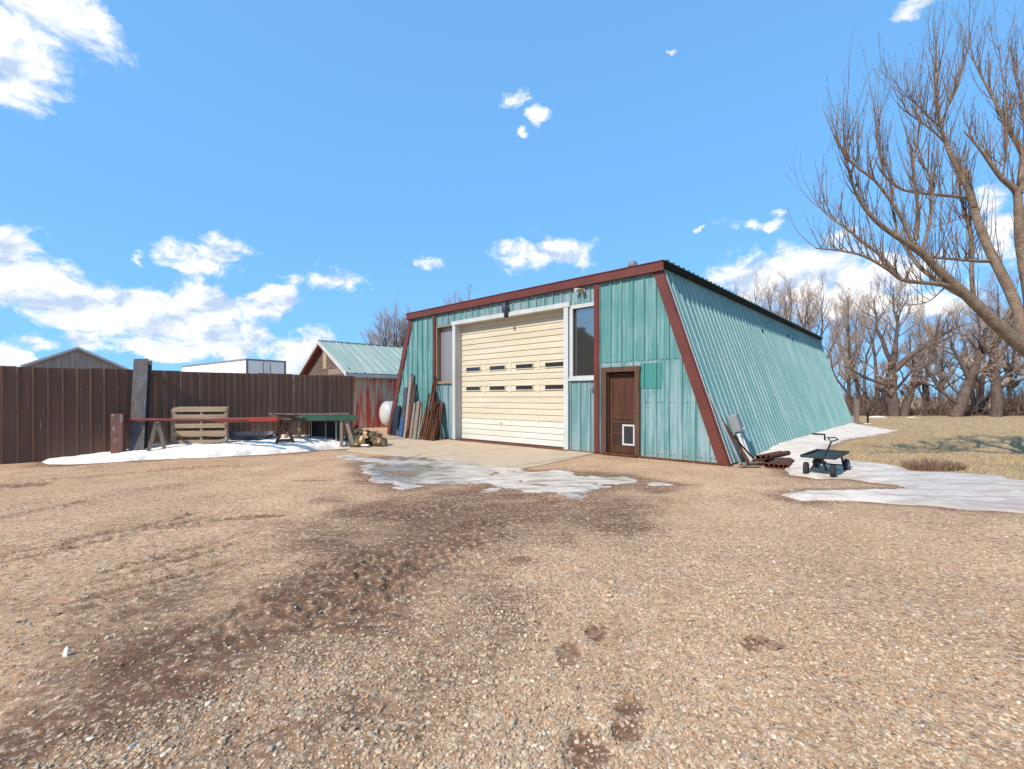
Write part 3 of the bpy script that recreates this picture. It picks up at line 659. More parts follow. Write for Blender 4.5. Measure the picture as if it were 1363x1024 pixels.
# base angle along the foot of the front
for q in (((9.80, -.06, -.05), (13.02, -.004, .035)), ((2.9, -.05, -.05), (4.03, -.004, .03))):
    b = MB(); b.span(*q); b.build('base_angle', M['rust'], S, bevel=.004)
# slanted sides, back
nx, nz = HT/math.hypot(HT, INSET), INSET/math.hypot(HT, INSET)
rp_ = lambda v, o, z: (W-INSET*z/HT+o*nx, v, z+o*nz)
lp_ = lambda v, o, z: (INSET*z/HT-o*nx, v, z+o*nz)
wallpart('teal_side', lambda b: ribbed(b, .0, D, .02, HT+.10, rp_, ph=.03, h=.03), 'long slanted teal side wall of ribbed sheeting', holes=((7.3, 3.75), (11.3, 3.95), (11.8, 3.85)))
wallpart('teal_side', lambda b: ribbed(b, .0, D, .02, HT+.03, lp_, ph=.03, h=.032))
wallpart('teal', lambda b: ribbed(b, .02, W-.02, .02, lambda u: min(LEFT(u), RIGHT(u)), lambda u, o, z: (u, D+o, z), extra=(INSET, W-INSET)))
b = MB(); b.prism([(.03, 0), (INSET+.03, HT), (W-INSET-.03, HT), (W-.03, 0)], (0, D-.05, 0), (1, 0, 0), (0, 0, 1), (0, 1, 0), .02)
b.span((INSET, .3, HT-.05), (W-INSET, D-.1, HT-.02)); b.build('lining', M['darkgap'], S)
# roof: ribbed deck on a dark edge, running across the shop
b = MB()
ribbed(b, -.09, D+.12, INSET-.16, W-INSET+.16, lambda v, o, u: (u, v, 4.60+o), ph=.0, h=.045)
ribbed(b, -.09, D+.12, INSET-.16, W-INSET+.16, lambda v, o, u: (u, v, 4.585+o), ph=.0, h=.045)
pr = profile(-.09, D+.12, 0, .305, .045)
for uu in (INSET-.16, W-INSET+.16):
    for (a, oa), (c, oc) in zip(pr[:-1], pr[1:]):
        b.add([(uu, a, 4.585), (uu, c, 4.585), (uu, c, 4.60+oc), (uu, a, 4.60+oa)], [(0, 1, 2, 3)])
roof = b.build('roof', M['roofsheet'], S, fix=False)
b = MB(); b.span((W-INSET-.10, .02, HT+.08), (W-INSET+.09, D+.05, 4.58)); b.span((INSET-.09, .02, HT+.08), (INSET+.10, D+.05, 4.58)); b.build('eave_strip', M['darkgap'], roof)
b = MB(); b.span((INSET-.14, -.10, 4.40), (W-INSET+.08, -.035, 4.615)); b.span((INSET-.15, -.125, 4.385), (W-INSET+.09, -.03, 4.425)); b.span((INSET-.15, -.12, 4.605), (W-INSET+.09, .05, 4.632)); b.build('fascia', M['redtrim'], S, bevel=.006)
# red corner trims: front board plus the return on the slanted side
def slant(side):
    b = MB()
    X = (lambda u: u) if side < 0 else (lambda u: W-u)
    b.prism([(X(-.03), -.03), (X(.20), -.03), (X(INSET+.20), HT-.01), (X(INSET-.03), HT-.01)], (0, -.052, 0), (1, 0, 0), (0, 0, 1), (0, 1, 0), .026)
    pp = rp_ if side > 0 else lp_
    q = [pp(-.05, .045, -.02), pp(.03, .045, -.02), pp(.03, .045, HT), pp(-.05, .045, HT)]; q2 = [pp(-.05, .03, -.02), pp(.03, .03, -.02), pp(.03, .03, HT), pp(-.05, .03, HT)]
    b.add(q+q2, [(0,1,2,3),(7,6,5,4),(0,4,5,1),(1,5,6,2),(2,6,7,3),(3,7,4,0)])
    b.build('corner_trim', M['redtrim'], S, bevel=.003)
slant(1); slant(-1)
b = MB(); q = [rp_(.036, .050, .02), rp_(.085, .050, .02), rp_(.085, .050, HT-.1), rp_(.036, .050, HT-.1)]; q2 = [rp_(.036, .034, .02), rp_(.085, .034, .02), rp_(.085, .034, HT-.1), rp_(.036, .034, HT-.1)]
b.add(q+q2, [(0,1,2,3),(7,6,5,4),(0,4,5,1),(1,5,6,2),(2,6,7,3),(3,7,4,0)]); b.build('edge_flashing', M['pvc'], S)
for (a, c) in ((2.955, 3.105), (9.69, 9.84)):
    b = MB(); b.span((a, -.075, .02), (c, -.03, 4.384)); b.span((a+.02, -.085, .03), (c-.02, -.0755, 4.38)); b.build('vertical_trim', M['redtrim'], S, bevel=.005)
# overhead door
b = MB()
b.span((4.03, -.075, 0.02), (4.18, .02, 3.90)); b.span((8.72, -.075, 0.02), (8.87, .02, 3.90)); b.span((3.99, -.09, 3.90), (8.92, .02, 4.03))
b.span((4.10, .022, .02), (4.18, .30, 3.90)); b.span((8.72, .022, .02), (8.80, .30, 3.90)); b.span((4.10, .022, 3.902), (8.80, .30, 3.98))
b.build('door_frame', M['white'], S, bevel=.006)
DR = .24
rows = 22; z0, z1 = .04, 3.93; rh = (z1-z0)/rows
wr = {}
for pxs, ys in (((622,640),(489,)),((653,673),(489,)),((688,710),(486,)),((727,751),(483,))): pass
wz_hi = fac(687, 488.5, DR)[1]; wz_lo = fac(687, 516.3, DR)[1]
wus = [(fac(a, 490, DR)[0], fac(c, 490, DR)[0]) for a, c in ((622,640),(653,673),(688,710),(727,751))]
def slats(b, r0, r1):
    for r in range(r0, r1):
        a, c = z0+r*rh, z0+(r+1)*rh
        t = .026
        b.add([(4.18, DR, a), (8.72, DR, a), (8.72, DR-t, a+.012), (4.18, DR-t, a+.012), (8.72, DR-t*.6, c-.03), (4.18, DR-t*.6, c-.03), (8.72, DR+.004, c-.006), (4.18, DR+.004, c-.006), (8.72, DR, c), (4.18, DR, c)],
              [(0,1,2,3), (3,2,4,5), (5,4,6,7), (7,6,8,9)])
dn = MB(); slats(dn, 4, rows); door = tag(dn.build('overhead_door', M['cream'], S, fix=False), 'cream slatted overhead door with two rows of slot windows')
dn = MB(); slats(dn, 0, 4); tag(dn.build('bottom_panel', M['doorwhite'], door, fix=False), 'whitewashed bottom panel of the overhead door')
b = MB(); b.span((4.12, DR+.01, .0), (8.78, DR+.05, 3.96)); b.span((4.18, DR-.02, .005), (8.72, DR+.01, .04)); b.build('door_seal', M['darkgap'], door)
for zc in (wz_hi, wz_lo):
    for (ua, ub) in wus:
        b = MB(); b.span((ua, DR-.038, zc-.06), (ub, DR-.018, zc+.06))
        fr = MB()
        for (p, q) in (((ua-.025, zc-.085), (ub+.025, zc-.0605)), ((ua-.025, zc+.0605), (ub+.025, zc+.085)), ((ua-.025, zc-.06), (ua-.002, zc+.06)), ((ub+.002, zc-.06), (ub+.025, zc+.06))):
            fr.span((p[0], DR-.045, p[1]), (q[0], DR-.012, q[1]))
        wdw = fr.build('window', M['cream'], door, bevel=.004); b.build('pane', M['slot'], wdw)
for k in range(1, 4):
    uu = 4.18+4.54*k/4
    for (wh, za, zb) in ((.03, .7, .78), (.05, 1.60, 1.9), (.05, 2.27, 2.57)):
        b = MB(); b.span((uu-wh, DR-.0275, za), (uu+wh, DR-.012, zb)); b.build('hinge_plate', M['cream'], door, bevel=.003)
b = MB(); b.span((6.0, DR-.05, .62), (6.12, DR-.016, .66)); b.build('door_pull', M['cream'], door, bevel=.003)
b = MB(); b.span((4.03, -.16, -.03), (8.87, .28, .028)); b.build('threshold', M['rust'], S, bevel=.006)
# windows either side of the overhead door
def window(u0, u1, za, zb, fm, label, wid, dep, gl='glass'):
    b = MB()
    b.span((u0, -.04, zb-wid), (u1, .02, zb)); b.span((u0-.01, -.05, za), (u1, .02, za+wid)); b.span((u0, -.04, za+wid+.001), (u0+wid, .02, zb-wid-.001))
    if u1 < 5: pass
    b.span((u0, .021, za), (u0+.03, dep, zb)); b.span((u0, .021, zb-.03), (u1, dep, zb)); b.span((u0, .021, za), (u1, dep, za+.03))
    o = tag(b.build('window', M[fm], S, bevel=.004), label)
    p = MB(); p.span((u0, dep+.002, za), (u1+.05, dep+.02, zb)); p.build('pane', M[gl], o)
    s = MB(); s.span((u0-.02, -.075, za-.03), (u1, -.041, za+.03)); s.build('sill', M[fm], o, bevel=.004)
window(3.11, 4.03, 1.95, 3.95, 'tanwood', 'tall window with weathered tan frame left of the overhead door', .05, .13, 'hazeglass')
window(8.895, 9.69, 1.92, 3.93, 'white', 'tall window with white frame right of the overhead door', .10, .06)
# entry door
b = MB(); b.span((9.91, -.07, .03), (10.05, .01, 2.08)); b.span((10.84, -.07, .03), (10.97, .01, 2.08)); b.span((9.90, -.075, 2.0805), (10.98, .01, 2.21)); b.span((10.05, .011, .03), (10.07, .16, 2.08)); b.span((10.82, .011, .03), (10.84, .16, 2.08)); b.span((9.93, .0115, 2.085), (10.95, .16, 2.13))
cs = b.build('door_casing', M['casing'], S, bevel=.006)
b = MB(); b.span((9.97, -.14, .0), (10.92, .15, .05)); b.build('doorstep', M['rust'], S, bevel=.006)
b = MB(); V0 = .10
b.span((10.07, V0, .06), (10.82, V0+.04, 2.06))
ed = tag(b.build('entry_door', M['brownwood_dark'], S, bevel=.004), 'worn brown panelled entry door')
b = MB()
for (a, c, zl, zh) in ((10.07, 10.17, .06, 2.06), (10.72, 10.82, .06, 2.06), (10.42, 10.49, 1.02, 1.94)): b.span((a, V0-.014, zl), (c, V0-.001, zh))
for (zl, zh) in ((.06, .24), (.5, .56), (.80, .86), (.90, 1.02), (1.94, 2.06)): b.span((10.171, V0-.013, zl), (10.719, V0-.001, zh))
b.build('door_rails', M['brownwood'], ed, bevel=.004)
b = MB(); b.span((10.18, V0-.008, 1.03), (10.415, V0-.001, 1.93)); b.span((10.495, V0-.008, 1.03), (10.715, V0-.001, 1.93)); tag(b.build('door_panel', M['brownwood'], ed, bevel=.003), 'reddish worn upper door panels')
pu0, pz1 = fac(828.6, 565, V0-.03); pu1, pz0 = fac(845.2, 594, V0-.03)
b = MB(); t = .045
for (p, q) in (((pu0, pz0), (pu1, pz0+t)), ((pu0, pz1-t), (pu1, pz1)), ((pu0, pz0+t), (pu0+t, pz1-t)), ((pu1-t, pz0+t), (pu1, pz1-t))): b.span((p[0], V0-.045, p[1]), (q[0], V0-.014, q[1]))
pf = tag(b.build('pet_door', M['white'], ed, bevel=.005), 'white framed pet door set in the entry door')
b = MB(); b.span((pu0+t, V0-.03, pz0+t), (pu1-t, V0-.016, pz1-t)); b.build('flap', M['slot'], pf)
b = MB(); b.lathe([(0, 0), (.028, .004), (.03, .03), (.018, .045), (0, .05)], Matrix.Translation((10.77, V0-.016, .98)) @ Matrix.Rotation(math.pi/2, 4, 'X'), 14); b.span((10.752, V0-.02, .9), (10.788, V0-.0145, 1.1)); b.build('door_knob', M['brass'], ed, smooth=False)
# lamps and boxes on the front
lu, lz = fac(671, 411, -.2)
b = MB(); Mx = Matrix.Translation((lu, -.16, lz))
b.lathe([(0, .20), (.04, .19), (.07, .14), (.10, .02), (.10, -.03), (.075, -.11), (.04, -.16), (.04, -.20), (0, -.205)], Mx @ Matrix.Rotation(-.12, 4, 'Y'), 18)
lamp = tag(b.build('yard_lamp', M['bluegrey'], S, smooth=True), 'dark grey bell shaped yard lamp over the overhead door')
b = MB(); b.tube([(lu+.02, -.02, lz+.12), (lu+.02, -.16, lz+.20)], .022, 8); b.build('lamp_bracket', M['black'], lamp)
b = MB(); b.span((lu-.02, -.19, lz-.26), (lu+.07, -.09, lz-.19)); b.build('lamp_foot', M['black'], lamp)
fu, fz = fac(770, 387, -.12)
b = MB(); b.lathe([(0, 0), (.055, 0), (.055, .03), (0, .032)], Matrix.Translation((fu+.1, -.024, fz-.01)) @ Matrix.Rotation(math.pi/2, 4, 'X'), 14)
fl = tag(b.build('flood_light', M['white'], S), 'twin headed floodlight above the right window')
for (du, dz, aim) in ((-.14, .03, -.5), (.13, -.01, .3)):
    b = MB(); Mm = Matrix.Translation((fu+du*.5+.04, -.1, fz+dz)) @ Matrix.Rotation(aim, 4, 'Z') @ Matrix.Rotation(math.pi/2+.25, 4, 'X')
    b.lathe([(0, -.07), (.028, -.065), (.035, -.02), (.058, .05), (.062, .085), (.05, .08), (0, .075)], Mm, 14); b.build('lamp_head', M['white'] if du < 0 else M['brass'], fl, smooth=True)
ou, oz = fac(789.5, 515, -.05)
b = MB(); b.span((ou-.06, -.10, oz-.09), (ou+.07, -.008, oz+.09)); b.span((ou-.07, -.11, oz+.091), (ou+.08, -.008, oz+.105)); ob = tag(b.build('outlet_box', M['galv'], S, bevel=.006), 'small grey outlet box beside the right red trim')
b = MB(); b.span((ou-.03, -.13, oz-.05), (ou+.05, -.111, oz+.05)); b.build('cover', M['greymetal'], ob, bevel=.005)
# roof vent: placed behind the fascia
vp = (W-INSET-1.15, .75)
b = MB(); b.tube([(vp[0], vp[1], 4.5), (vp[0], vp[1], 4.86)], .085, 14); b.tube([(vp[0], vp[1], 4.86), (vp[0], vp[1], 4.9)], .06, 14)
vt = tag(b.build('vent_pipe', M['galv'], S, smooth=False), 'short capped vent pipe on the roof edge')
b = MB(); b.lathe([(0, .0), (.12, .0), (.12, .1), (.06, .15), (0, .155)], Matrix.Translation((vp[0], vp[1], 4.88)), 14); b.build('vent_cap', M['galv'], vt)
# meter box and conduits on the slanted side
def sd(v, o, z): return Vector(rp_(v, o, z))
b = MB(); ax, ay, az_ = Vector((0, 1, 0)), (sd(0, 0, 1)-sd(0, 0, 0)).normalized(), Vector((nx, 0, nz))
b.prism([(-.145, -.19), (.145, -.19), (.145, .19), (.11, .22), (-.11, .22), (-.145, .19)], sd(.98, .05, .80), ax, ay, az_, .17)
mb_ = tag(b.build('meter_box', M['greymetal'], S, bevel=.012), 'grey electrical box on the slanted teal side wall')
b = MB(); Rm = Matrix((ax, ay, az_)).transposed().to_4x4(); b.lathe([(.03, 0), (.032, .03), (0, .035)], Matrix.Translation(sd(1.06, .22, .66)) @ Rm, 12); b.build('dial', M['white'], mb_)
for k, vv in enumerate((.90, 1.05)):
    b = MB(); b.tube([sd(vv, .12, .58), sd(vv+.04*k, .12, .2), sd(vv+.09, .13, -.06)], .035, 12)
    b.tube([sd(vv, .12, .585), sd(vv, .12, .53)], .045, 12); b.build('conduit', M['pvc'], mb_, smooth=False)
b = MB(); b.tube([sd(.83, .06, .57), sd(.85, .08, .3), sd(.93, .12, -.03)], .022, 8); b.build('cable', M['black'], mb_)
# ------------------------------------------------------------------ fence
def fen(k, off=0.0, z=0.0):         # along the fence, off metres towards the yard
    n = Vector((4.97, -5.97)).normalized()
    return Vector((-11.1+5.97*k+n.x*off, 10.13+4.97*k+n.y*off, z))
FL = math.hypot(5.97, 4.97); FZ = 2.13
frot = math.atan2(4.97, 5.97)
FE = empty('sheet_metal_fence', fen(0), frot, 'tall dark brown sheet metal fence closing off the left side of the yard', 'fence')
def fprof(mb, a, c, pitch, h, z0, z1, off=0.0, w=.3):
    x = a; P = [(a, 0)]
    while x < c-1e-4:
        p = min(pitch, c-x); P += [(x+p*.06, -h), (x+p*.06+p*w, -h), (x+p*.12+p*w, 0), (x+p, 0)]; x += p
    for (p, hp), (q, hq) in zip(P[:-1], P[1:]):
        mb.add([(p, hp-off, z0), (q, hq-off, z0), (q, hq-off, z1), (p, hp-off, z1)], [(0, 1, 2, 3)])
kx = -9.0
segs = [(-9.0, -6.0, .24), (-6.0, -3.0, .24), (-3.0, -.95, .24), (-.95, .25, .24), (.25, 1.45, .24), (1.45, 2.05, .24), (2.05, 3.2, .2), (3.2, 4.1, .2), (4.1, 5.0, .15), (5.0, 5.95, .15), (5.95, 6.85, .15), (6.85, FL, .15)]
for i, (a, c, pt) in enumerate(segs):
    b = MB(); h = .019 if pt > .22 else .014
    fprof(b, a, c, pt, h, -.05, FZ+rnd.uniform(-.012, .012), off=.004*(i % 2), w=.12 if pt > .22 else .38)
    fo = b.build('fence_panel', M['fence' if i < 6 else 'fence2'], FE, fix=False); fo.rotation_euler.x = rnd.uniform(-.006, .008)
b = MB()
for zz in (.35, 1.1, 1.9): b.span((-9, .03, zz-.05), (FL, .07, zz+.05))
b.build('fence_rail', M['plankdark'], FE)
for k in range(8):
    b = MB(); b.span((-8.9+k*2.36, .072, -.1), (-8.9+k*2.36+.1, .17, 2.0)); b.build('fence_post', M['plankdark'], FE)
b = MB(); b.span((FL-.05, -.035, -.05), (FL+.005, .03, FZ+.01)); b.build('end_trim', M['fence2'], FE)
b = MB()
for k, (xx, zz, hh) in enumerate([(.42, 1.3, .12), (.66, 1.12, .07), (.98, 1.63, .16), (1.3, 1.65, .1), (1.63, 1.64, .14), (1.95, 1.65, .1), (.62, .82, .2), (.98, .75, .2), (1.3, .73, .18), (1.62, .72, .14), (2.25, 1.63, .1), (2.55, 1.6, .14)]):
    b.span((xx, -.037, zz-hh/2), (xx+.015, -.031, zz+hh/2))
b.build('paint_scuffs', M['scuff'], FE)['kind'] = 'stuff'
p = at(3, 500, 10.75)
b = MB(); b.prism([(-.1, -.1), (.1, -.1), (.1, .1), (-.1, .1)], (-11.62, 10.35, -.1), (1, 0, 0), (0, 1, 0), (0, 0, 1), 2.55); b.box((-11.62, 10.35, 2.46), (.22, .05, .05))
tag(b.build('wooden_post', M['plank'], bevel=.01), 'weathered grey post top sticking up behind the fence at the far left', 'post')

# ------------------------------------------------------------------ steel along the fence
def ibeam(name, foot, top, wide, deep, face, m, thick=.018, label=None, cat='beam', flat=False):
    """wide flange beam; face is the horizontal direction its broad flange turns to"""
    foot = Vector(foot); top = Vector(top); d = (top-foot); L = d.length; d.normalize()
    f = Vector(face).normalized(); f = (f-d*f.dot(d)).normalized(); s = d.cross(f)
    b = MB()
    for k in (-1, 1): b.bar(foot+f*(deep/2-thick/2)*k, top+f*(deep/2-thick/2)*k, wide, thick, up=f)
    b.bar(foot+f*0, top+f*0, thick, deep-2*thick-.002, up=f)
    return tag(b.build(name, m, bevel=.003), label, cat)
fp = at(158, 580, 11.0)
b = MB(); x0, y0 = fp.x, fp.y
R_ = Matrix.Rotation(.42, 3, 'Z'); R4 = Matrix.Translation((x0, y0, 0)) @ R_.to_4x4()
for (a, c) in (((-.12, -.11), (.09, -.095)), ((-.12, .095), (.09, .11)), ((.0901, -.11), (.105, .11)), ((-.03, -.0949), (-.016, .0949))):
    c0 = R4 @ Vector(((a[0]+c[0])/2, (a[1]+c[1])/2, .5)); b.box(c0, (c[0]-a[0], c[1]-a[1], 1.12), R_)
tag(b.build('steel_column_stub', M['rustheavy'], bevel=.004), 'short thick rusty steel column standing in the snow before the fence', 'column')
f0 = at(183.5, 600, 11.15); f0.z = -.05; t0 = at(190.5, 479, 11.55)
ibeam('steel_beam', f0, t0, .31, .2, (.25, -1, 0), M['rustgrey'], .016, 'tall grey steel I beam leaning upright against the brown fence', 'beam')
# long red pipe and the red channel it runs into
b = MB(); a0 = at(156, 558.5, 11.05); a1 = at(330, 559, 11.65); b.tube([a0, a0.lerp(a1, .5)-Vector((0, 0, .012)), a1], .036, 10)
tag(b.build('steel_pipe', M['redpipe'], smooth=False), 'long thin red brown pipe lying level in front of the pallet', 'pipe')
b = MB(); a0 = at(288, 559.6, 11.72); a1 = at(370, 558, 11.95)
b.bar(a0, a1, .10, .11); b.bar(a0+Vector((.05, -.06, -.035)), a0.lerp(a1, .62)+Vector((0, -.06, -.035)), .012, .03)
tag(b.build('steel_channel', M['redpaint'], bevel=.006), 'bright faded red steel channel lying level between pallet and workbench', 'channel')
# trestle
def trestle(name, c, rz, w, h, spread, mt, label):
    t = empty(name, c, rz, label, 'sawhorse')
    for sx in (-1, 1):
        for sy in (-1, 1):
            b = MB(); b.bar((sx*w/2*.85, sy*spread, -.05), (sx*w/2*.85, sy*.02, h-.02), .075, .038, up=(1, 0, 0)); b.build('leg', mt, t, bevel=.003)
        b = MB(); b.bar((sx*w/2*.85, -spread*.62, h*.38), (sx*w/2*.85, spread*.62, h*.38), .03, .07); b.build('brace', mt, t, bevel=.003)
    b = MB(); b.bar((-w/2, 0, h), (w/2, 0, h), .09, .045); b.build('beam', mt, t, bevel=.003)
    return t
c = at(210, 580, 11.35); trestle('sawhorse', (c.x, c.y, .0), frot+1.45, .5, .84, .2, M['plank'], 'small weathered wooden sawhorse beside the pallet under the pipe')
# pallet on edge
pc = at(267.5, 570, 11.85); pz = 1.16
PA = empty('pallet', (pc.x, pc.y, .02), .16, 'weathered wooden pallet standing on its edge against the fence', 'pallet')
for k in range(6):
    b = MB(); zz = .04+k*.205; b.span((-.61, -.06, zz), (.62, -.042, zz+(.11 if k % 2 else .135))); b.build('slat', M['pallet'], PA, bevel=.003)
for k, xx in enumerate((-.59, 0.02, .595)):
    b = MB(); b.span((xx-.022, -.04, 0), (xx+.022, .055, pz)); b.build('stringer', M['pallet'], PA, bevel=.003)
for k in range(4):
    b = MB(); zz = .07+k*.34; b.span((-.61, .057, zz), (.62, .073, zz+.1)); b.build('back_slat', M['pallet'], PA, bevel=.003)
b = MB(); b.span((-.67, -.045, 0), (-.615, .07, pz-.02)); b.build('side_board', M['pallet'], PA, bevel=.003)
# dark plastic sled / tub in the snow
tc = at(335, 583, 12.6)
b = MB(); ring = []
for (s_, zz) in ((.78, 0), (.95, .13), (1.0, .14), (.96, .145), (.80, .03)):
    for k in range(28):
        t = 2*math.pi*k/28; ex = lambda q: math.copysign(abs(q)**.5, q)
        ring.append((ex(math.cos(t))*.58*s_, ex(math.sin(t))*.30*s_, zz))
fs = [[i*28+k, i*28+(k+1) % 28, (i+1)*28+(k+1) % 28, (i+1)*28+k] for i in range(4) for k in range(28)]+[list(range(28)), list(range(112, 140))]
b.add(ring, fs); SLED = b.build('plastic_sled', mat('dark_grey_plastic', lin(74, 74, 80), lin(54, 54, 60), 3, rough=.45, bump=.03), smooth=False, loc=(tc.x, tc.y, .335), rz=.25); SLED.rotation_euler.x = .12
tag(SLED, 'dark grey plastic sled lying on the snow under the red channel', 'sled')
# steel workbench
wb0 = at(391, 575, 12.95); wb1 = at(475, 575, 13.35)
dv = Vector((wb1.x-wb0.x, wb1.y-wb0.y, 0)); LW = dv.length; rzw = math.atan2(dv.y, dv.x)
WB = empty('workbench', (wb0.x, wb0.y, 0), rzw, 'long workbench with a green steel front channel and plank top', 'workbench')
b = MB(); b.span((0, -.03, .80), (LW, .0, .94)); b.span((0, .0005, .80), (LW, .06, .815)); b.span((0, .0005, .926), (LW, .06, .94)); b.span((LW*.53, -.036, .80), (LW*.53+.012, -.031, .94)); tag(b.build('front_channel', M['green'], WB, bevel=.003), 'green painted steel channel')
for k in range(4):
    b = MB(); b.span((-.42+rnd.uniform(-.1, .1), .0+k*.19, .945), (LW-.25+rnd.uniform(-.3, .1), .18+k*.19, .98)); b.build('top_board', M['boardflat'], WB, bevel=.004)
for (xx, yy) in ((.13, .06), (.22, .62), (LW-.42, .05), (LW-.46, .62)):
    b = MB(); b.bar((xx, yy, 0), (xx, yy, .80), .085, .085, up=(0, 1, 0)); b.build('leg', M['plank'], WB, bevel=.004)
for (p, q) in (((-.38, -.02, .02), (.05, .05, .79)), ((LW-.10, .03, .1), (LW-.30, .06, .79))):
    b = MB(); b.bar(p, q, .09, .05, up=(0, 1, 0)); b.build('brace', M['plank'], WB, bevel=.004)
# black crate of sheet steel beneath the bench
CR = empty('steel_rack', (wb0.x, wb0.y, 0), rzw, 'black open steel rack stored under the workbench', 'rack')
b = MB(); b.span((.36, .30, .06), (LW-.52, .72, .09)); b.span((.36, .70, .09), (LW-.52, .72, .74)); b.span((.36, .30, .72), (LW-.52, .72, .745)); b.span((.36, .30, .09), (.38, .70, .72)); b.span((LW-.54, .30, .09), (LW-.52, .70, .72)); b.build('shelf', M['black'], CR)
for xx in (.40, .78, 1.05, 1.42):
    b = MB(); b.span((xx, .27, .06), (xx+(.05 if xx == 1.05 else .022), .297, .75)); b.build('post', M['galv' if xx == 1.05 else 'greymetal'], CR)
b = MB(); b.span((.36, .27, .045), (LW-.5, .296, .058)); b.build('rail', M['galv'], CR)
# heap of scrap boards left of the bench
s0 = at(378, 560, 12.75)
SH = trestle('sawhorse', (s0.x, s0.y, 0), frot+1.4, .8, .80, .30, M['plankdark'], 'dark brown sawhorse under the heap of scrap boards')
for k in range(7):
    a = s0+Vector((rnd.uniform(-.45, -.3), rnd.uniform(-.25, .3), 0)); c = s0+Vector((rnd.uniform(.25, .5), rnd.uniform(-.2, .35), 0)); zz = .85+.022*k
    b = MB(); b.bar((a.x, a.y, zz+rnd.uniform(-.02, .03)), (c.x, c.y, zz+rnd.uniform(-.02, .03)), rnd.uniform(.05, .12), .02)
    tag(b.build('scrap_board', M['plankdark' if k % 3 else 'plank'], bevel=.002), 'short scrap board in the heap between the red channel and the green bench', 'board', 'scrap boards heaped on the sawhorse')
# firewood
def logmesh(kind):
    b = MB(); L = .42; n = 10; r = .085
    if kind == 0:
        poly = [(r*math.cos(t)*1.05, r*math.sin(t)) for t in [2*math.pi*k/n for k in range(n)]]
    else:
        poly = [(0, 0)]+[(r*1.7*math.cos(t), r*1.7*math.sin(t)) for t in [math.radians(-10+k*(80 if kind == 1 else 110)/6) for k in range(7)]]
        cx_ = sum(p[0] for p in poly)/8; cy_ = sum(p[1] for p in poly)/8; poly = [(p[0]-cx_, p[1]-cy_) for p in poly]
    m_ = len(poly); vs = [(p[0]*s_, y, p[1]*s_) for y, s_ in ((-L/2, 1.05), (-L/6, .96), (L/6, 1.02), (L/2, .97)) for p in poly]
    b.mi = 0; b.add(vs, [])
    for i in range(3):
        for k in range(m_):
            q = i*m_; b.mi = 1 if (kind == 0 or 1 <= k < m_-1) else 0
            b.f.append([q+k, q+(k+1) % m_, q+m_+(k+1) % m_, q+m_+k]); b.m.append(b.mi)
    b.f.append(list(range(m_))[::-1]); b.m.append(0); b.f.append([3*m_+k for k in range(m_)]); b.m.append(0)
    return b
protos = [logmesh(k).build('firewood_log', [M['firewood'], M['bark']], bevel=.004) for k in range(3)]
fw0 = at(483, 585, 13.9); first = [True]*3
spots = []
for lay, cnt in ((0, 16), (1, 13), (2, 10), (3, 6), (4, 2)):
    for k in range(cnt):
        spots.append((fw0.x+rnd.uniform(-1, 1)*(.62-.1*lay), fw0.y+rnd.uniform(-.35, .45)*(1-.15*lay), .08+.105*lay))
for i, (x, y, zz) in enumerate(spots):
    k = rnd.choice([0, 1, 1, 2, 2])
    o = protos[k] if first[k] else protos[k].copy()
    if not first[k]: col.objects.link(o)
    first[k] = False
    o.location = (x, y, zz); o.rotation_euler = (rnd.uniform(-.35, .35), rnd.uniform(0, 6.28), rnd.choice([.7, 1.9, 1.4, .2])+rnd.uniform(-.5, .5)); s_ = rnd.uniform(.6, 1.15); o.scale = (s_, s_*rnd.uniform(.8, 1.2), s_)
    tag(o, 'split firewood log in the heap between the workbench and the white tank', 'log', 'firewood logs heaped by the workbench')
b = MB(); q = at(486, 588, 13.4); b.prism([(-.12, -.04), (.1, -.06), (.13, .04), (-.05, .07)], (q.x, q.y, .05), (1, 0, 0), (0, 1, 0), (0, 0, 1), .05)
tag(b.build('snow_lump', SN, bevel=.02), 'small lump of snow in front of the firewood heap', 'snow')
# white tank
tk = at(515, 556, 21.6); ta = Vector((.80, .60, 0)).normalized(); Rt = Matrix((Vector((ta.y, -ta.x, 0)), Vector((0, 0, -1)), ta)).transposed().to_4x4()
if Rt.determinant() < 0: Rt = Matrix((Vector((-ta.y, ta.x, 0)), Vector((0, 0, 1)), ta)).transposed().to_4x4()
TK = empty('storage_tank', (tk.x, tk.y, 0), 0, 'white domed fuel tank on legs behind the left shop corner', 'tank')
b = MB(); r_ = .57; prof = [(r_*math.sin(a), -.30*math.cos(a)) for a in [math.pi/2*k/8 for k in range(9)]]+[(r_, 1.9)]+[(r_*math.cos(a), 1.9+.30*math.sin(a)) for a in [math.pi/2*k/8 for k in range(1, 9)]]
b.lathe(prof, Matrix.Translation((0, 0, .70)) @ Rt, 32); b.build('tank_shell', M['tank'], TK, smooth=True)
for dd in (.3, 1.6):
    b = MB()
    for sgn in (-1, 1):
        q = ta*dd+Vector((-ta.y, ta.x, 0))*sgn*.36; b.bar((q.x, q.y, -.05), (q.x, q.y, .36), .08, .08, up=(0, 1, 0))
    b.bar(tuple(ta*dd+Vector((-ta.y, ta.x, 0))*.42+Vector((0, 0, .2))), tuple(ta*dd-Vector((-ta.y, ta.x, 0))*.42+Vector((0, 0, .2))), .06, .08); b.build('leg', M['rust'], TK)

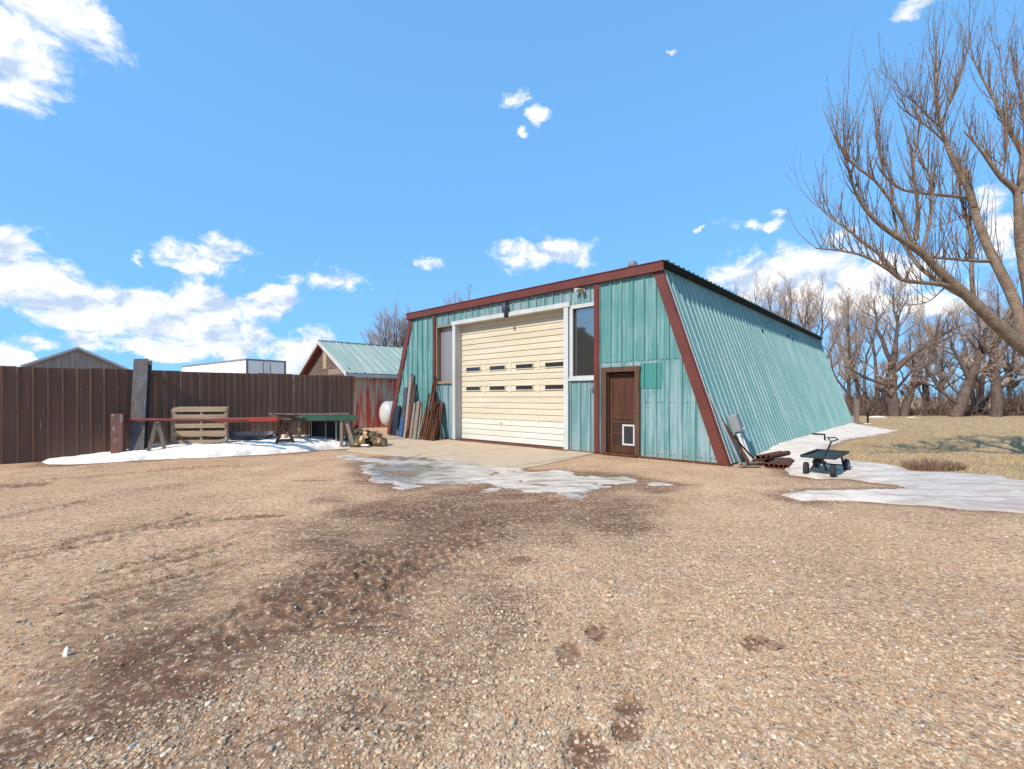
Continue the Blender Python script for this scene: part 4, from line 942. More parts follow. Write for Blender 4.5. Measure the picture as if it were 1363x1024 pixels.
# ------------------------------------------------------------------ boards and steel leaning on the shop front
def lean(name, x0, y0, x1, y1, w, t, m, label, cat, group=None, v0=-.55, v1=-.06, bev=.004, twist=0.0):
    u0, _ = fac(x0, y0, v0); u1, z1_ = fac(x1, y1, v1)
    p, q = shop(u0, v0, -.02), shop(u1, v1, z1_)
    b = MB(); n = Vector((-DEEP[0], -DEEP[1], 0)); n.rotate(Matrix.Rotation(twist, 3, 'Z'))
    if name == 'steel_rod': b.tube([p, q], w/2, 8)
    else: b.bar(p, q, w, t, up=n)
    return tag(b.build(name, m, bevel=bev), label, cat, group)
lean('steel_plate', 523, 580, 529, 541, .42, .03, M['black'], 'black steel plate leaning on the left shop corner', 'plate', v0=-.4)
lean('wooden_board', 518, 580, 524, 548, .05, .05, M['plankdark'], 'dark narrow board leaning at the outer left shop corner', 'board', v0=-.5)
o = lean('wooden_board', 534, 580, 541, 516, .22, .05, M['bluegrey'], 'tall slate purple board leaning on the teal front wall', 'board', v0=-.5)
lean('wooden_board', 532.5, 580, 536.5, 553, .27, .03, M['blue'], 'short bright blue board leaning in front of the slate board', 'board', v0=-.6, v1=-.3)
lean('wooden_post', 540, 578, 548.5, 499, .15, .12, M['plank'], 'tallest pale weathered post leaning on the teal front wall', 'post', v0=-.6)
u_, z_ = fac(548.7, 500, -.12); q = shop(u_, -.13, z_)
b = MB(); n = 16
for k in range(n):
    t0, t1 = 2*math.pi*k/n, 2*math.pi*(k+1)/n; b.bar((q.x+.06*math.cos(t0), q.y, q.z+.09*math.sin(t0)), (q.x+.06*math.cos(t1), q.y, q.z+.09*math.sin(t1)), .025, .025, up=(0, 1, 0))
tag(b.build('iron_ring', M['galv']), 'small iron ring hanging at the top of the tallest leaning post', 'ring')
lean('wooden_board', 545, 581, 553, 512, .12, .04, M['plankdark'], 'dark red brown board leaning just right of the tallest post', 'board', v0=-.55)
lean('wooden_board', 541, 583, 547, 537, .16, .03, M['rust'], 'low rusty board leaning in front of the tallest post', 'board', v0=-.85, v1=-.4)
lean('wooden_board', 546, 583, 552, 537, .10, .04, M['plank'], 'narrow pale grey board leaning left of the broad grey slab', 'board', v0=-.95, v1=-.4)
lean('wooden_slab', 551, 582, 557, 534, .24, .05, M['plank'], 'broad round topped grey slab leaning among the boards', 'slab', v0=-.9, v1=-.3, bev=.02)
lean('wooden_slab', 556, 582, 560.5, 536, .14, .05, M['plank'], 'darker grey slab right of the broad round topped slab', 'slab', v0=-.85, v1=-.25, bev=.02)
lean('wooden_board', 556, 582, 566, 545, .05, .05, M['plank'], 'thin pale lath leaning right of the grey slabs', 'board', v0=-.9, v1=-.25)
for i, (x0, y0, x1, y1, w_) in enumerate([(561,584,571,524,.05),(563,584,577,512,.045),(565,585,578,500,.04),(567,585,579,520,.06),(569,585,577,526,.045),(571,585,580,506,.045),(573,585,582,530,.06),(575,585,581,541,.05),(562,584,573,548,.04),(570,585,576,545,.05),(577,585,584,538,.05)]):
    lean('steel_bar', x0, y0, x1, y1, w_, .05, M['rust'], 'rusty steel bar in the bundle leaning by the left red trim', 'bar', 'rusty bars leaning by the left red trim', v0=-.75-.03*(i % 4), v1=-.10-.02*(i % 3), bev=.003)
lean('steel_plate', 579, 585, 586, 537, .20, .04, M['rust'], 'flat rusty plate leaning under the left window', 'plate', v0=-.6)
lean('wooden_board', 583, 585, 589.5, 536, .10, .04, M['plankdark'], 'dark brown board leaning at the right end of the rusty bundle', 'board', v0=-.5)

# ------------------------------------------------------------------ right corner: leaning pipes and rusty pipe pile
q0 = at(979, 621.5, 9.75); q0.z = -.02; q1 = Vector(shop(*rp_(.22, .1, 1.55))) if False else None
def side_pt(v, o, z): x_, v_, z_ = rp_(v, o, z); return shop(x_, v_, z_)
b = MB(); b.tube([side_pt(-.06, .26, -.02), side_pt(.05, .085, 1.5)], .026, 10); tag(b.build('steel_pipe', M['galv']), 'pale galvanised pipe leaning on the right shop corner', 'pipe')
b = MB(); pts = [side_pt(.13+.5*t*t, .07+.28*(t**1.6), 1.42*(1-t)-.02) for t in [k/10 for k in range(11)]]; b.tube(pts, .02, 8); tag(b.build('hose', M['black']), 'black hose drooping down the slanted wall beside the grey box', 'hose')
b = MB(); b.bar(side_pt(.06, .36, -.02), side_pt(.16, .10, .98), .045, .010, up=(1, 0, 0)); b.bar(side_pt(.06, .36, -.02)+Vector((.02, .02, 0)), side_pt(.16, .10, .98)+Vector((.02, .02, 0)), .010, .045, up=(1, 0, 0)); tag(b.build('angle_iron', M['rust']), 'rusty angle iron leaning between the pale pipe and the hose', 'angle iron')
def rpipe(x, y, Y, L, r, z=None, yaw=0.0):
    c = at(x, y, Y); z = c.z if z is None else z
    d = Vector((DEEP[0], DEEP[1], 0)); d.rotate(Matrix.Rotation(yaw, 3, 'Z'))
    p0 = Vector((c.x, c.y, z)); n = 14
    b = MB(); Rz = Matrix.Translation(p0) @ Vector((0, 0, 1)).rotation_difference(d).to_matrix().to_4x4()
    b.lathe([(r*.72, .25), (r*.72, 0), (r, 0), (r, L), (r*.72, L), (r*.72, L-.25)], Rz, n)
    return tag(b.build('rusty_pipe', M['rust'], smooth=False), 'rusty steel pipe in the pile at the foot of the slanted wall', 'pipe', 'rusty pipes piled by the slanted wall')
for k, (x, Y, L) in enumerate([(1020, 9.6, 1.3), (1027, 9.55, 1.2), (1033, 9.5, 1.1), (1039.5, 9.45, 1.1), (1046, 9.42, 1.0)]): rpipe(x, 0, Y, L, .052, .052, -.1+.05*k)
for k, (x, Y, L) in enumerate([(1009, 10.0, 1.25), (1016, 9.9, 1.2), (1023, 9.95, 1.1)]): rpipe(x, 0, Y, L, .055, .16+.01*k, -.12)
for k, (x, Y, L) in enumerate([(1004, 10.0, 1.6), (1011, 9.9, 1.6)]): rpipe(x, 0, Y, L, .06, .06, .05)
for k, (x0, x1, Yd, zz) in enumerate([(985, 1004, 9.75, .03), (990, 1012, 9.65, .03), (993, 1016, 9.8, .07), (984, 1000, 9.6, .02)]):
    p, q = at(x0, 600, Yd), at(x1, 600, Yd+.15*(k-1)); p.z = q.z = zz
    b = MB(); b.bar(p, q, .09, .03); tag(b.build('wooden_board', M['plank'], bevel=.003), 'short scrap board lying on the gravel left of the rusty pipes', 'board', 'scrap boards by the rusty pipes')
# ------------------------------------------------------------------ garden cart
fwd = Vector((.70, .714, 0)); sidev = Vector((.714, -.70, 0))
CT = empty('garden_cart', (5.50, 8.42, 0), math.atan2(fwd.y, fwd.x), 'dark green flatbed garden cart with four black wheels on the snow edge', 'cart')
L_, Wd = 1.34, .54; zd = .345
b = MB(); b.span((0, -Wd/2, zd), (L_, Wd/2, zd+.006))
for yy in (-Wd/2, Wd/2-.012): b.span((0, yy, zd+.0065), (L_, yy+.012, zd+.05))
for xx in (0, L_-.012): b.span((xx, -Wd/2+.0121, zd+.0065), (xx+.012, Wd/2-.0121, zd+.05))
b.build('deck', M['cartgreen'], CT, bevel=.002)
def wheel(x, y, steer):
    Mw = Matrix.Translation((x, y, .125)) @ Matrix.Rotation(steer, 4, 'Z') @ Matrix.Rotation(math.pi/2, 4, 'X')
    b = MB(); b.lathe([(.07, -.035), (.105, -.042), (.122, -.030), (.127, 0), (.122, .030), (.105, .042), (.07, .035)], Mw, 28); wo = b.build('wheel', M['rubber'], CT, smooth=True)
    b = MB(); b.lathe([(.0, -.03), (.025, -.034), (.03, -.015), (.062, -.018), (.071, -.03), (.071, .03), (.062, .018), (.03, .015), (.025, .034), (0, .03)], Mw, 20); b.build('rim', M['white'], wo, smooth=False)
for (x, y, s_) in ((.16, -.21, .12), (.16, .21, .12), (1.18, -.25, 0), (1.18, .25, 0)): wheel(x, y, s_)
b = MB(); b.tube([(.16, -.2, .125), (.16, .2, .125)], .014, 8); b.tube([(1.18, -.24, .125), (1.18, .24, .125)], .014, 8)
b.bar((.16, -.12, .13), (.16, -.06, .26), .03, .03, up=(0, 1, 0)); b.bar((.16, .12, .13), (.16, .06, .26), .03, .03, up=(0, 1, 0)); b.span((.10, -.1, .25), (.22, .1, .285)); b.tube([(.16, 0, .28), (.16, 0, .344)], .05, 10)
for yy in (-.2, .2): b.bar((1.18, yy, .13), (1.18, yy*.8, .344), .03, .03, up=(0, 1, 0))
b.span((.05, -.02, .31), (1.3, .02, .343)); b.build('axle_frame', M['black'], CT)
h0 = CT.matrix_basis
inv = (Matrix.Translation(CT.location) @ Matrix.Rotation(CT.rotation_euler.z, 4, 'Z')).inverted()
hp = inv @ at(1095, 614, 8.32); hg = inv @ at(1106.5, 588, 8.62); hl = inv @ at(1101.5, 582.8, 8.62); hr = inv @ at(1115.5, 585, 8.68); ht = inv @ at(1112, 582.6, 8.72)
b = MB(); b.tube([(.16, 0, .22), tuple(hp), tuple(hp.lerp(hg, .5)), tuple(hg)], .014, 8); b.tube([tuple(hg), tuple(hl), tuple(ht), tuple(hr), tuple(hg)], .012, 8)
ha = inv @ at(1098, 586, 8.60); hb = inv @ at(1097.8, 578.5, 8.60); hc = inv @ at(1081, 577.6, 8.66)
b.tube([tuple(ha), tuple(hb), tuple(hb.lerp(hc, .5)), tuple(hc)], .016, 8); b.build('handle', M['black'], CT, smooth=False)
b = MB(); b.tube([tuple(ha), tuple(hg)], .008, 6); b.build('handle_link', M['pvc'], CT)
# dead perennial clump
cp = gp(1249, 626); CL = []
def strips(n, base, spread, hmin, hmax, wd, lean_=.5, seed=0, flat=(1, .45)):
    R2 = np.random.RandomState(seed); a = R2.rand(n)*6.283; rr_ = np.sqrt(R2.rand(n)); bx, by = base[0]+np.cos(a)*rr_*spread*flat[0], base[1]+np.sin(a)*rr_*spread*flat[1]
    h = R2.uniform(hmin, hmax, n)*(1.05-.5*rr_); ln = lean_*h; dx, dy = np.cos(a)*ln*rr_+R2.uniform(-.3, .3, n)*h, np.sin(a)*ln*rr_+R2.uniform(-.3, .3, n)*h
    ang = R2.rand(n)*6.283; vs = []
    for k in range(3):
        t = 2*math.pi*k/3; ox, oy = np.cos(ang+t)*wd, np.sin(ang+t)*wd
        vs.append(np.stack([bx+ox, by+oy, np.full(n, base[2]-.03)], -1)); 
    for k in range(3):
        t = 2*math.pi*k/3; ox, oy = np.cos(ang+t)*wd*.6, np.sin(ang+t)*wd*.6
        vs.append(np.stack([bx+dx+ox, by+dy+oy, base[2]+h], -1))
    V = np.stack(vs, 1).reshape(-1, 3); f = np.array([(0,1,4,3),(1,2,5,4),(2,0,3,5)]); t3 = np.array([(3, 4, 5)])
    return V, [(np.arange(n)[:, None, None]*6+f[None]).reshape(-1, 4), (np.arange(n)[:, None, None]*6+t3[None]).reshape(-1, 3)]
V, fs = strips(900, (cp.x, cp.y+.1, .0), .56, .10, .26, .006, .5, 5)
tag(np_mesh('dead_perennial', V, fs, M['stalk']), 'clump of cut dead brown stalks at the edge of the lawn ice', 'plant')
# standpipe and post near the far corner of the shop
q = at(1155, 560, 25.5)
b = MB(); b.tube([(q.x, q.y, -.05), (q.x, q.y, .52)], .05, 10); b.tube([(q.x, q.y, .45), (q.x+.14, q.y, .45)], .03, 8); b.box((q.x, q.y, .56), (.12, .1, .08)); hy = tag(b.build('standpipe', M['black'], smooth=False), 'small black standpipe on the grass beyond the far shop corner', 'standpipe')
b = MB(); b.lathe([(0, .05), (.16, .04), (.2, 0), (.2, -.05)], Matrix.Translation((q.x, q.y, 0)), 14); b.build('base_collar', M['white'], hy)
q = at(1140, 560, 24.9); b = MB(); b.prism([(-.09, -.09), (.09, -.09), (.09, .09), (-.09, .09)], (q.x, q.y, -.1), (1, 0, 0), (0, 1, 0), (0, 0, 1), 1.42); tag(b.build('wooden_post', M['plank'], bevel=.012), 'weathered post standing at the far right shop corner', 'post')
# litter and clods in the gravel
for i, (x, y, s_, hh, m_, nm, lb, ct) in enumerate([(84, 878, .035, .07, 'pvc', 'paper_scrap', 'pale scrap of paper standing in the dirt at the left', 'litter'), (170, 1000, .022, .02, 'white', 'white_pebble', 'small white pebble at the bottom left', 'pebble')]):
    q = gp(x, y); b = MB(); b.prism([(-s_*.4, 0), (s_*.45, 0), (s_*.3, hh*.8), (0, hh), (-s_*.35, hh*.75)], (q.x, q.y, -.005), (1, 0, 0), (0, .3, 1), (.1, 1, 0), .008 if i == 0 else .03)
    tag(b.build(nm, M[m_], bevel=.002), lb, ct)
for i, (x, y, s_) in enumerate([(1013, 853, .032), (1030, 861, .042)]):
    q = gp(x, y); bm = bmesh.new(); bmesh.ops.create_icosphere(bm, subdivisions=3, radius=1)
    for v in bm.verts: v.co = Vector((v.co.x*s_*1.3, v.co.y*s_, v.co.z*s_*.5))*(1+1.3*(float(fbm(np.array([v.co.x*1.7+i*5+9]), np.array([v.co.y*1.7+v.co.z*1.3+9]), 4, 1.6)[0])-.5))
    me = bpy.data.meshes.new('dirt_clod'); bm.to_mesh(me); bm.free(); me.materials.append(mat('clod_dirt%d' % i if False else 'clod_dirt', lin(178, 142, 112, .75), lin(140, 108, 84, .75), 20, rough=.95, bump=.8)); o = bpy.data.objects.new('dirt_clod', me); col.objects.link(o); o.location = (q.x, q.y, .005)
    tag(o, ['smaller brown dirt clod in the gravel, left of the pair', 'larger brown dirt clod in the gravel, right of the pair'][i], 'clod')
# ------------------------------------------------------------------ buildings beyond the fence
pk = at(431.8, 455, 24.0); ridge = Vector((.744, .668, 0)).normalized(); gv = Vector((.668, -.744, 0)).normalized()
BH, BE, BW, BL = pk.z, 2.70, 3.2, 9.0
BN = empty('red_barn', (pk.x, pk.y, 0), math.atan2(gv.y, gv.x), 'old flaking red barn with weathered gable and pale green metal roof', 'barn')
# local: x across the gable, y along the ridge
b = MB(); b.prism([(-BW, -.05), (-BW, BE), (0, BH-.1), (BW, BE), (BW, -.05)], (0, 0, 0), (1, 0, 0), (0, 0, 1), (0, 1, 0), .06)
for k in range(34):
    zz = .02+k*.13
    tz = zz+.25; hw = BW if tz < BE else BW*(BH-tz)/(BH-BE)
    if hw > .3: b.span((-hw+.06, -.016, zz), (hw-.06, -.001, zz+.118))
tag(b.build('wall', M['barngrey'], BN), 'weathered grey brown gable end')
b = MB(); b.span((BW-.06, .061, -.05), (BW, BL, BE)); b.span((-BW, .061, -.05), (-BW+.06, BL, BE)); b.span((-BW, BL-.06, -.05), (BW, BL-.001, BE))
k = 0; yy = .0
while yy < BL-.1:
    w_ = rnd.choice([.24, .3, .36]); b.span((BW+.001, yy+.004, -.02), (BW+.016+.006*rnd.random(), min(yy+w_-.006, BL), BE-.02)); yy += w_
tag(b.build('wall', M['barnred'], BN), 'flaking red side wall of vertical boards')
b = MB()
for sgn in (1, -1):
    pl = lambda v, o, t, s=sgn: (s*(t*(BW+.32))-0*o, v, BH+.02-(BH-BE)/BW*(t*(BW+.32))+o)
    ribbed(b, -.3, BL+.3, 0.0, 1.0, pl, ph=-.3, pitch=.42, h=.05)
roofb = b.build('roof', M['barnroof'], BN, fix=False)
b = MB()
for sgn in (1, -1):
    sl_ = (BH-BE)/BW
    b.prism([(0, BH+.03), (sgn*(BW+.34), BH+.03-sl_*(BW+.34)), (sgn*(BW+.34), BH-.15-sl_*(BW+.34)), (0, BH-.15)], (0, -.335, 0), (1, 0, 0), (0, 0, 1), (0, 1, 0), .03)
    b.span((sgn*(BW+.30), -.30, BH-.16-sl_*(BW+.34)), (sgn*(BW+.33), BL+.3, BH+.0-sl_*(BW+.34)))
b.build('bargeboard', M['white'], roofb, bevel=.004)
b = MB(); b.bar((0, -.32, BH+.05), (0, BL+.3, BH+.05), .16, .02); b.build('ridge_cap', M['barnroof'], roofb)
b = MB()
for sgn in (1, -1): b.prism([(0, BH-.12), (sgn*(BW+.1), BH-.12-sl_*(BW+.1)), (sgn*(BW+.1), BH-.24-sl_*(BW+.1)), (0, BH-.24)], (0, -.30, 0), (1, 0, 0), (0, 0, 1), (0, 1, 0), .26)
tag(b.build('soffit', M['redtrim'], roofb), 'red painted soffit under the gable')
b = MB(); b.span((-.12, -.04, BE+.2), (.38, -.018, BE+1.15)); tag(b.build('hatch', M['pallet'], BN, bevel=.004), 'pale boarded loft hatch in the gable')
b = MB(); b.span((BW-2.6, -.04, BE-.14), (BW-.05, -.018, BE+.14))
b.build('gable_batten', M['plank'], BN)
b = MB(); b.span((BW+.023, .25, BE-.18), (BW+.05, BL-.3, BE-.02)); b.build('eave_board', M['redtrim'], BN)
# grey shed
gs = at(103.7, 529, 36.0); GH = at(103.7, 464.5, 36).z; GW = 2.75; GE = GH-1.42
SHD = empty('grey_shed', (gs.x, gs.y, 0), .75, 'old grey metal shed gable with white roof edge showing above the brown fence', 'shed')
b = MB(); GWl = GW*1.0
pts = [(-GWl, -.1), (-GWl, GE), (0, GH-.06), (GWl, GE), (GWl, -.1)]
b.prism(pts, (0, 0, 0), (1, 0, 0), (0, 0, 1), (0, 1, 0), 9.0)
for k in range(14):
    xx = -GWl+.3+k*(2*GWl-.6)/13; tz = GH-.12-(GH-GE)*abs(xx)/GWl; b.span((xx-.03, -.03, 0), (xx+.03, -.001, tz))
b.build('wall', M['shedgrey'], SHD)
b = MB(); sl_ = (GH-GE)/GWl
for sgn in (1, -1): b.prism([(0, GH), (sgn*(GWl+.3), GH-sl_*(GWl+.3)), (sgn*(GWl+.3), GH+.16-sl_*(GWl+.3)), (0, GH+.16)], (0, -.22, 0), (1, 0, 0), (0, 0, 1), (0, 1, 0), 9.4)
b.build('roof', M['white'], SHD)
b = MB()
for sgn in (1, -1): b.prism([(0, GH-.10), (sgn*(GWl+.25), GH-.10-sl_*(GWl+.25)), (sgn*(GWl+.25), GH-.01-sl_*(GWl+.25)), (0, GH-.01)], (0, -.2, 0), (1, 0, 0), (0, 0, 1), (0, 1, 0), .06)
b.build('bargeboard', M['trailertrim'], SHD)
# semi trailer
tr = at(327.9, 529, 30.7)
TR = empty('semi_trailer', (tr.x, tr.y, 0), math.atan2(.788, .616), 'white box semi trailer parked behind the brown fence', 'trailer')
# local x: along the rear, y: towards its nose
TH = 4.0; TL = 12.0; TWd = 2.6
b = MB(); b.span((0, .04, 1.15), (TWd, TL, TH-.06)); body = b.build('box_body', M['trailer'], TR, bevel=.02)
b = MB(); b.span((-.02, 0, TH-.12), (.04, TL, TH)); b.span((TWd-.04, 0, TH-.12), (TWd+.02, TL, TH)); b.span((.0405, 0, TH-.10), (TWd-.0405, .06, TH-.002)); b.span((-.02, -.02, 1.1), (.10, .035, TH-.121)); b.span((TWd-.10, -.02, 1.1), (TWd+.02, .035, TH-.121)); b.build('edge_rail', M['trailertrim'], TR)
for (xa, xb) in ((.12, 1.29), (1.31, TWd-.12)):
    b = MB(); b.span((xa, -.015, 1.2), (xb, .03, TH-.14)); dd = b.build('door', M['trailer'], TR, bevel=.008)
    b = MB(); xx = xb-.22 if xa < 1 else xa+.22; b.tube([(xx, -.04, 1.25), (xx, -.04, TH-.16)], .02, 8); b.build('lock_rod', M['trailertrim'], dd)
for yy in (2.0, 3.3):
    for sgn in (.15, TWd-.15):
        b = MB(); b.lathe([(0, -.14), (.3, -.14), (.5, -.12), (.5, .12), (.3, .14), (0, .14)], Matrix.Translation((sgn, yy, .5)) @ Matrix.Rotation(math.pi/2, 4, 'Y'), 24); b.build('wheel', M['rubber'], TR)
b = MB(); b.span((.3, .3, .95), (TWd-.3, TL-.3, 1.149)); b.span((.4, TL-2.6, 0), (.55, TL-2.45, .95)); b.span((TWd-.55, TL-2.6, 0), (TWd-.4, TL-2.45, .95)); b.build('chassis', M['black'], TR)
# house beyond the left edge of the view (what the right hand window mirrors)
HS = empty('dark_house', (-24, 7.5, 0), .22, 'dark two storey house outside the left edge of the view', 'house')
b = MB(); b.prism([(-4.5, -.1), (-4.5, 4.1), (-1.0, 6.6), (4.5, 6.6), (4.5, -.1)], (-3, 0, 0), (0, 1, 0), (0, 0, 1), (-1, 0, 0), -6); b.build('wall', mat('dark_siding', lin(70, 76, 74, .7), lin(60, 64, 62, .7), 3, (1, 1, 8)), HS)
b = MB(); b.span((2.99, -1.5, 1.0), (3.06, 1.5, 2.4)); b.build('window', M['slot'], HS); b = MB(); b.span((-3.2, -1.2, 6.6), (3.2, 4.7, 6.75)); b.build('roof', M['darkgap'], HS)

# ------------------------------------------------------------------ trees
def polytube(P, Rr, n, Vs, Fs, base):
    k = len(P); d = np.gradient(P, axis=0); d /= np.linalg.norm(d, axis=1)[:, None]+1e-9
    ref = np.array([.31, .21, .93]) if abs(d[0, 2]) < .9 else np.array([1., 0.1, 0])
    x = np.cross(d, ref); x /= np.linalg.norm(x, axis=1)[:, None]+1e-9; y = np.cross(d, x)
    t = np.arange(n)*2*np.pi/n
    ring = P[:, None]+Rr[:, None, None]*(np.cos(t)[None, :, None]*x[:, None]+np.sin(t)[None, :, None]*y[:, None])
    Vs.append(ring.reshape(-1, 3))
    i, j = np.meshgrid(np.arange(k-1), np.arange(n), indexing='ij'); j2 = (j+1) % n
    Fs.append(base+np.stack([i*n+j, i*n+j2, (i+1)*n+j2, (i+1)*n+j], -1).reshape(-1, 4))
    return base+k*n
class Tree:
    def __init__(s, seed): s.R = np.random.RandomState(seed); s.big = []; s.fine = []
    def limb(s, p, d, L, r, n, up=.12, wig=.12, taper=.55):
        P = [np.array(p, float)]; d = np.array(d, float); d /= np.linalg.norm(d)
        for k in range(n-1):
            d = d+s.R.normal(0, wig, 3)+np.array([0, 0, up]); d /= np.linalg.norm(d); P.append(P[-1]+d*L/(n-1))
        return np.array(P), r*np.linspace(1, taper, n)
    def grow(s, P, Rr, lev, maxlev, L, spec):
        (s.big if lev < spec['big'] else s.fine).append((P, Rr, max(3, 8-2*lev) if lev < 3 else 3))
        if lev >= maxlev: return
        nch = spec['n'][min(lev, len(spec['n'])-1)]; nch = int(nch*s.R.uniform(.8, 1.25)+.5)
        f0 = spec['from'][min(lev, len(spec['from'])-1)]
        for c in range(nch):
            t = f0+(1-f0)*(c+s.R.rand())/nch; q = t*(len(P)-1); i = min(int(q), len(P)-2); p = P[i]+(P[i+1]-P[i])*(q-i); r = Rr[i]+(Rr[i+1]-Rr[i])*(q-i)
            ax = P[i+1]-P[i]; ax /= np.linalg.norm(ax)
            o = s.R.normal(0, 1, 3); o -= ax*o.dot(ax); o /= np.linalg.norm(o)+1e-9
            ang = math.radians(s.R.uniform(*spec['ang'])); d = ax*math.cos(ang)+o*math.sin(ang)
            l = L*spec['len']*s.R.uniform(.6, 1.15)*(1.1-.35*t); rr_ = max(r*s.R.uniform(.38, .6), spec['rmin'])
            P2_, R2_ = s.limb(p, d, l, rr_, 5 if lev < 2 else 4, spec['up'], spec['wig'], .4)
            R2_ = np.maximum(R2_, spec['rmin']*.7)
            s.grow(P2_, R2_, lev+1, maxlev, l, spec)
    def mesh(s, name, which, m, parent):
        Vs, Fs, base = [], [], 0
        for (P, Rr, n) in which: base = polytube(P, Rr, n, Vs, Fs, base)
        return np_mesh(name, np.vstack(Vs), [np.vstack(Fs)], m, parent, smooth=True)
def bgtree(seed, limbs, spec, maxlev=4):
    """limbs: (points, r0, r1) measured at the tree's own foot; each limb then branches by itself"""
    T = Tree(seed); R2 = T.R
    for (pts, r0, r1) in limbs:
        pts = np.array(pts, float); n = max(5, 2*len(pts)); q = np.linspace(0, len(pts)-1, n); P = np.stack([np.interp(q, np.arange(len(pts)), pts[:, k]) for k in range(3)], -1)
        P[1:] += R2.normal(0, .05, (n-1, 3)); L = np.linalg.norm(np.diff(P, axis=0), axis=1).sum()
        T.grow(P, np.linspace(r0, r1, n), 0, maxlev, L*.62, spec)
    return T
SPEC = dict(n=[9, 8, 8, 5], ang=(25, 62), len=.55, up=.10, wig=.16, rmin=.0075, big=2, **{'from': [.42, .22, .15]})
SP2 = dict(SPEC, n=[10, 8, 8, 5], up=.16, ang=(18, 50))
kinds = [
 ([([(0,0,-.1),(-.05,0,1.5),(-.15,.1,3.6)],.40,.30),([(-.15,.1,3.4),(1.2,.3,4.5),(3.6,.2,6.3),(5.0,0,7.0)],.26,.06),([(-.15,.1,3.5),(-.8,-.3,5.2),(-1.6,-.2,7.4),(-1.5,0,9.2)],.2,.025),([(-.1,.1,3.5),(.3,.2,5.5),(.5,.5,8),(.3,.6,10.2)],.2,.025),([(-.1,0,2.4),(-2,.4,3.0),(-3.8,.2,3.9)],.16,.025)], SPEC),
 ([([(0,0,-.1),(.35,0,1.4),(.9,.1,2.6)],.34,.22),([(.8,.1,2.4),(1.6,0,2.9),(3.0,.3,3.6),(4.5,.3,5.2)],.17,.025),([(.5,0,1.8),(.6,-.2,3.6),(.2,-.2,6.4)],.16,.025)], SPEC),
 ([([(0,0,-.1),(1.0,.1,2.0),(1.9,.1,4.2),(2.5,.1,6.3)],.42,.10),([(1.2,.1,2.6),(.2,.2,4.4),(-.5,.2,7)],.2,.025),([(1.9,.1,4.2),(3.4,-.2,5.6),(4.2,-.3,7.6)],.18,.025),([(.3,0,.9),(-1.3,.3,2.3),(-2.2,.2,4.2)],.14,.025)], SPEC),
 ([([(0,0,-.1),(.05,0,2.2),(-.1,.1,4.2)],.36,.24),([(-.1,.1,4.0),(-1.2,0,5.6),(-1.5,0,8.2)],.17,.025),([(-.1,.1,4.0),(1.2,.2,5.4),(2.2,.1,8.0)],.17,.025),([(-.1,.1,4.1),(.2,0,6.4),(.1,0,9.4)],.16,.025),([(0,0,2.6),(1.6,.1,3.4),(3.2,.1,4.4)],.13,.025)], SPEC),
 ([([(0,0,-.1),(-.2,0,1.8),(-.9,0,4.4),(-1.1,.1,7.2)],.18,.025),([(.1,0,-.1),(.3,.1,2.2),(.5,.2,4.6),(1.1,.2,7)],.17,.025),([(0,.1,0),(-.9,.2,1.7),(-2.1,.3,3.6),(-2.4,.3,5.6)],.13,.025),([(.1,0,0),(1.1,0,1.6),(2.0,.2,3.9)],.12,.025)], SP2),
 ([([(0,0,-.1),(.1,0,3),(0,0,5)],.2,.15),([(0,0,3.5),(-1.6,0,6.5),(-2.8,.2,10.5)],.16,.025),([(0,0,4),(1.4,.3,7),(2.6,.3,11)],.16,.025),([(0,0,4.8),(-.3,.3,8),(-.5,.3,12.2)],.17,.025),([(0,0,4.6),(.7,-.3,8),(1.1,-.3,11.8)],.15,.025),([(0,0,3.2),(-2.4,.2,5.4),(-4.4,.2,8.6)],.13,.025),([(0,0,3.2),(2.3,.1,5.2),(4.4,.1,8.4)],.13,.025)], SP2),
]
tp = []
for i, (limbs, spec) in enumerate(kinds):
    r = empty('bare_tree', (0, 0, 0)); T = bgtree(31+i, limbs, spec, 3)
    T.mesh('trunk', T.big, M['bgtrunk'], r); T.mesh('crown', T.fine, M['bgtwig'], r); tp.append(r)
    print('tree kind', i, len(T.big), len(T.fine))
ROWL = 'leafless tree in the shelterbelt row beyond the lawn'
rowt = [ # x px, depth, kind, rot, scale, label
 (1190, 35.5, 0, 0.0, 1.0, 'thick forked bare tree with a limb reaching right, in the row right of the shop'),
 (1203, 36.3, 1, 0.0, 1.0, 'leaning short trunked bare tree pressed against the thick forked tree'),
 (1271, 35.0, 2, 0.0, 1.0, 'heavy bare tree leaning right in the row beyond the lawn'),
 (1326, 34.5, 3, 0.0, 1.0, 'upright bare tree right of the heavy leaning one'),
 (1147, 37.0, 4, 0.0, 1.0, 'many stemmed bare tree closest to the far shop corner'),
 (1232, 43.0, 4, 1.1, 1.15, None), (1172, 42.0, 4, 2.9, 1.3, None), (1252, 41.0, 5, 2.2, .62, None), (1300, 43.0, 5, 5.3, .72, None), (1300, 40.0, 4, 2.0, 1.25, None), (1345, 41.0, 5, 3.1, .72, None), (1375, 36.0, 4, 3.9, 1.2, None), (1420, 35.0, 3, 2.6, .95, None), (1130, 44.0, 5, 1.3, .85, None), (1480, 34.0, 2, 2.0, 1, None), (1560, 33, 3, 1, 1.05, None), (1385, 44.0, 5, 1.9, .85, None)]
BK = 'leafless treetop rising behind the shop roof'
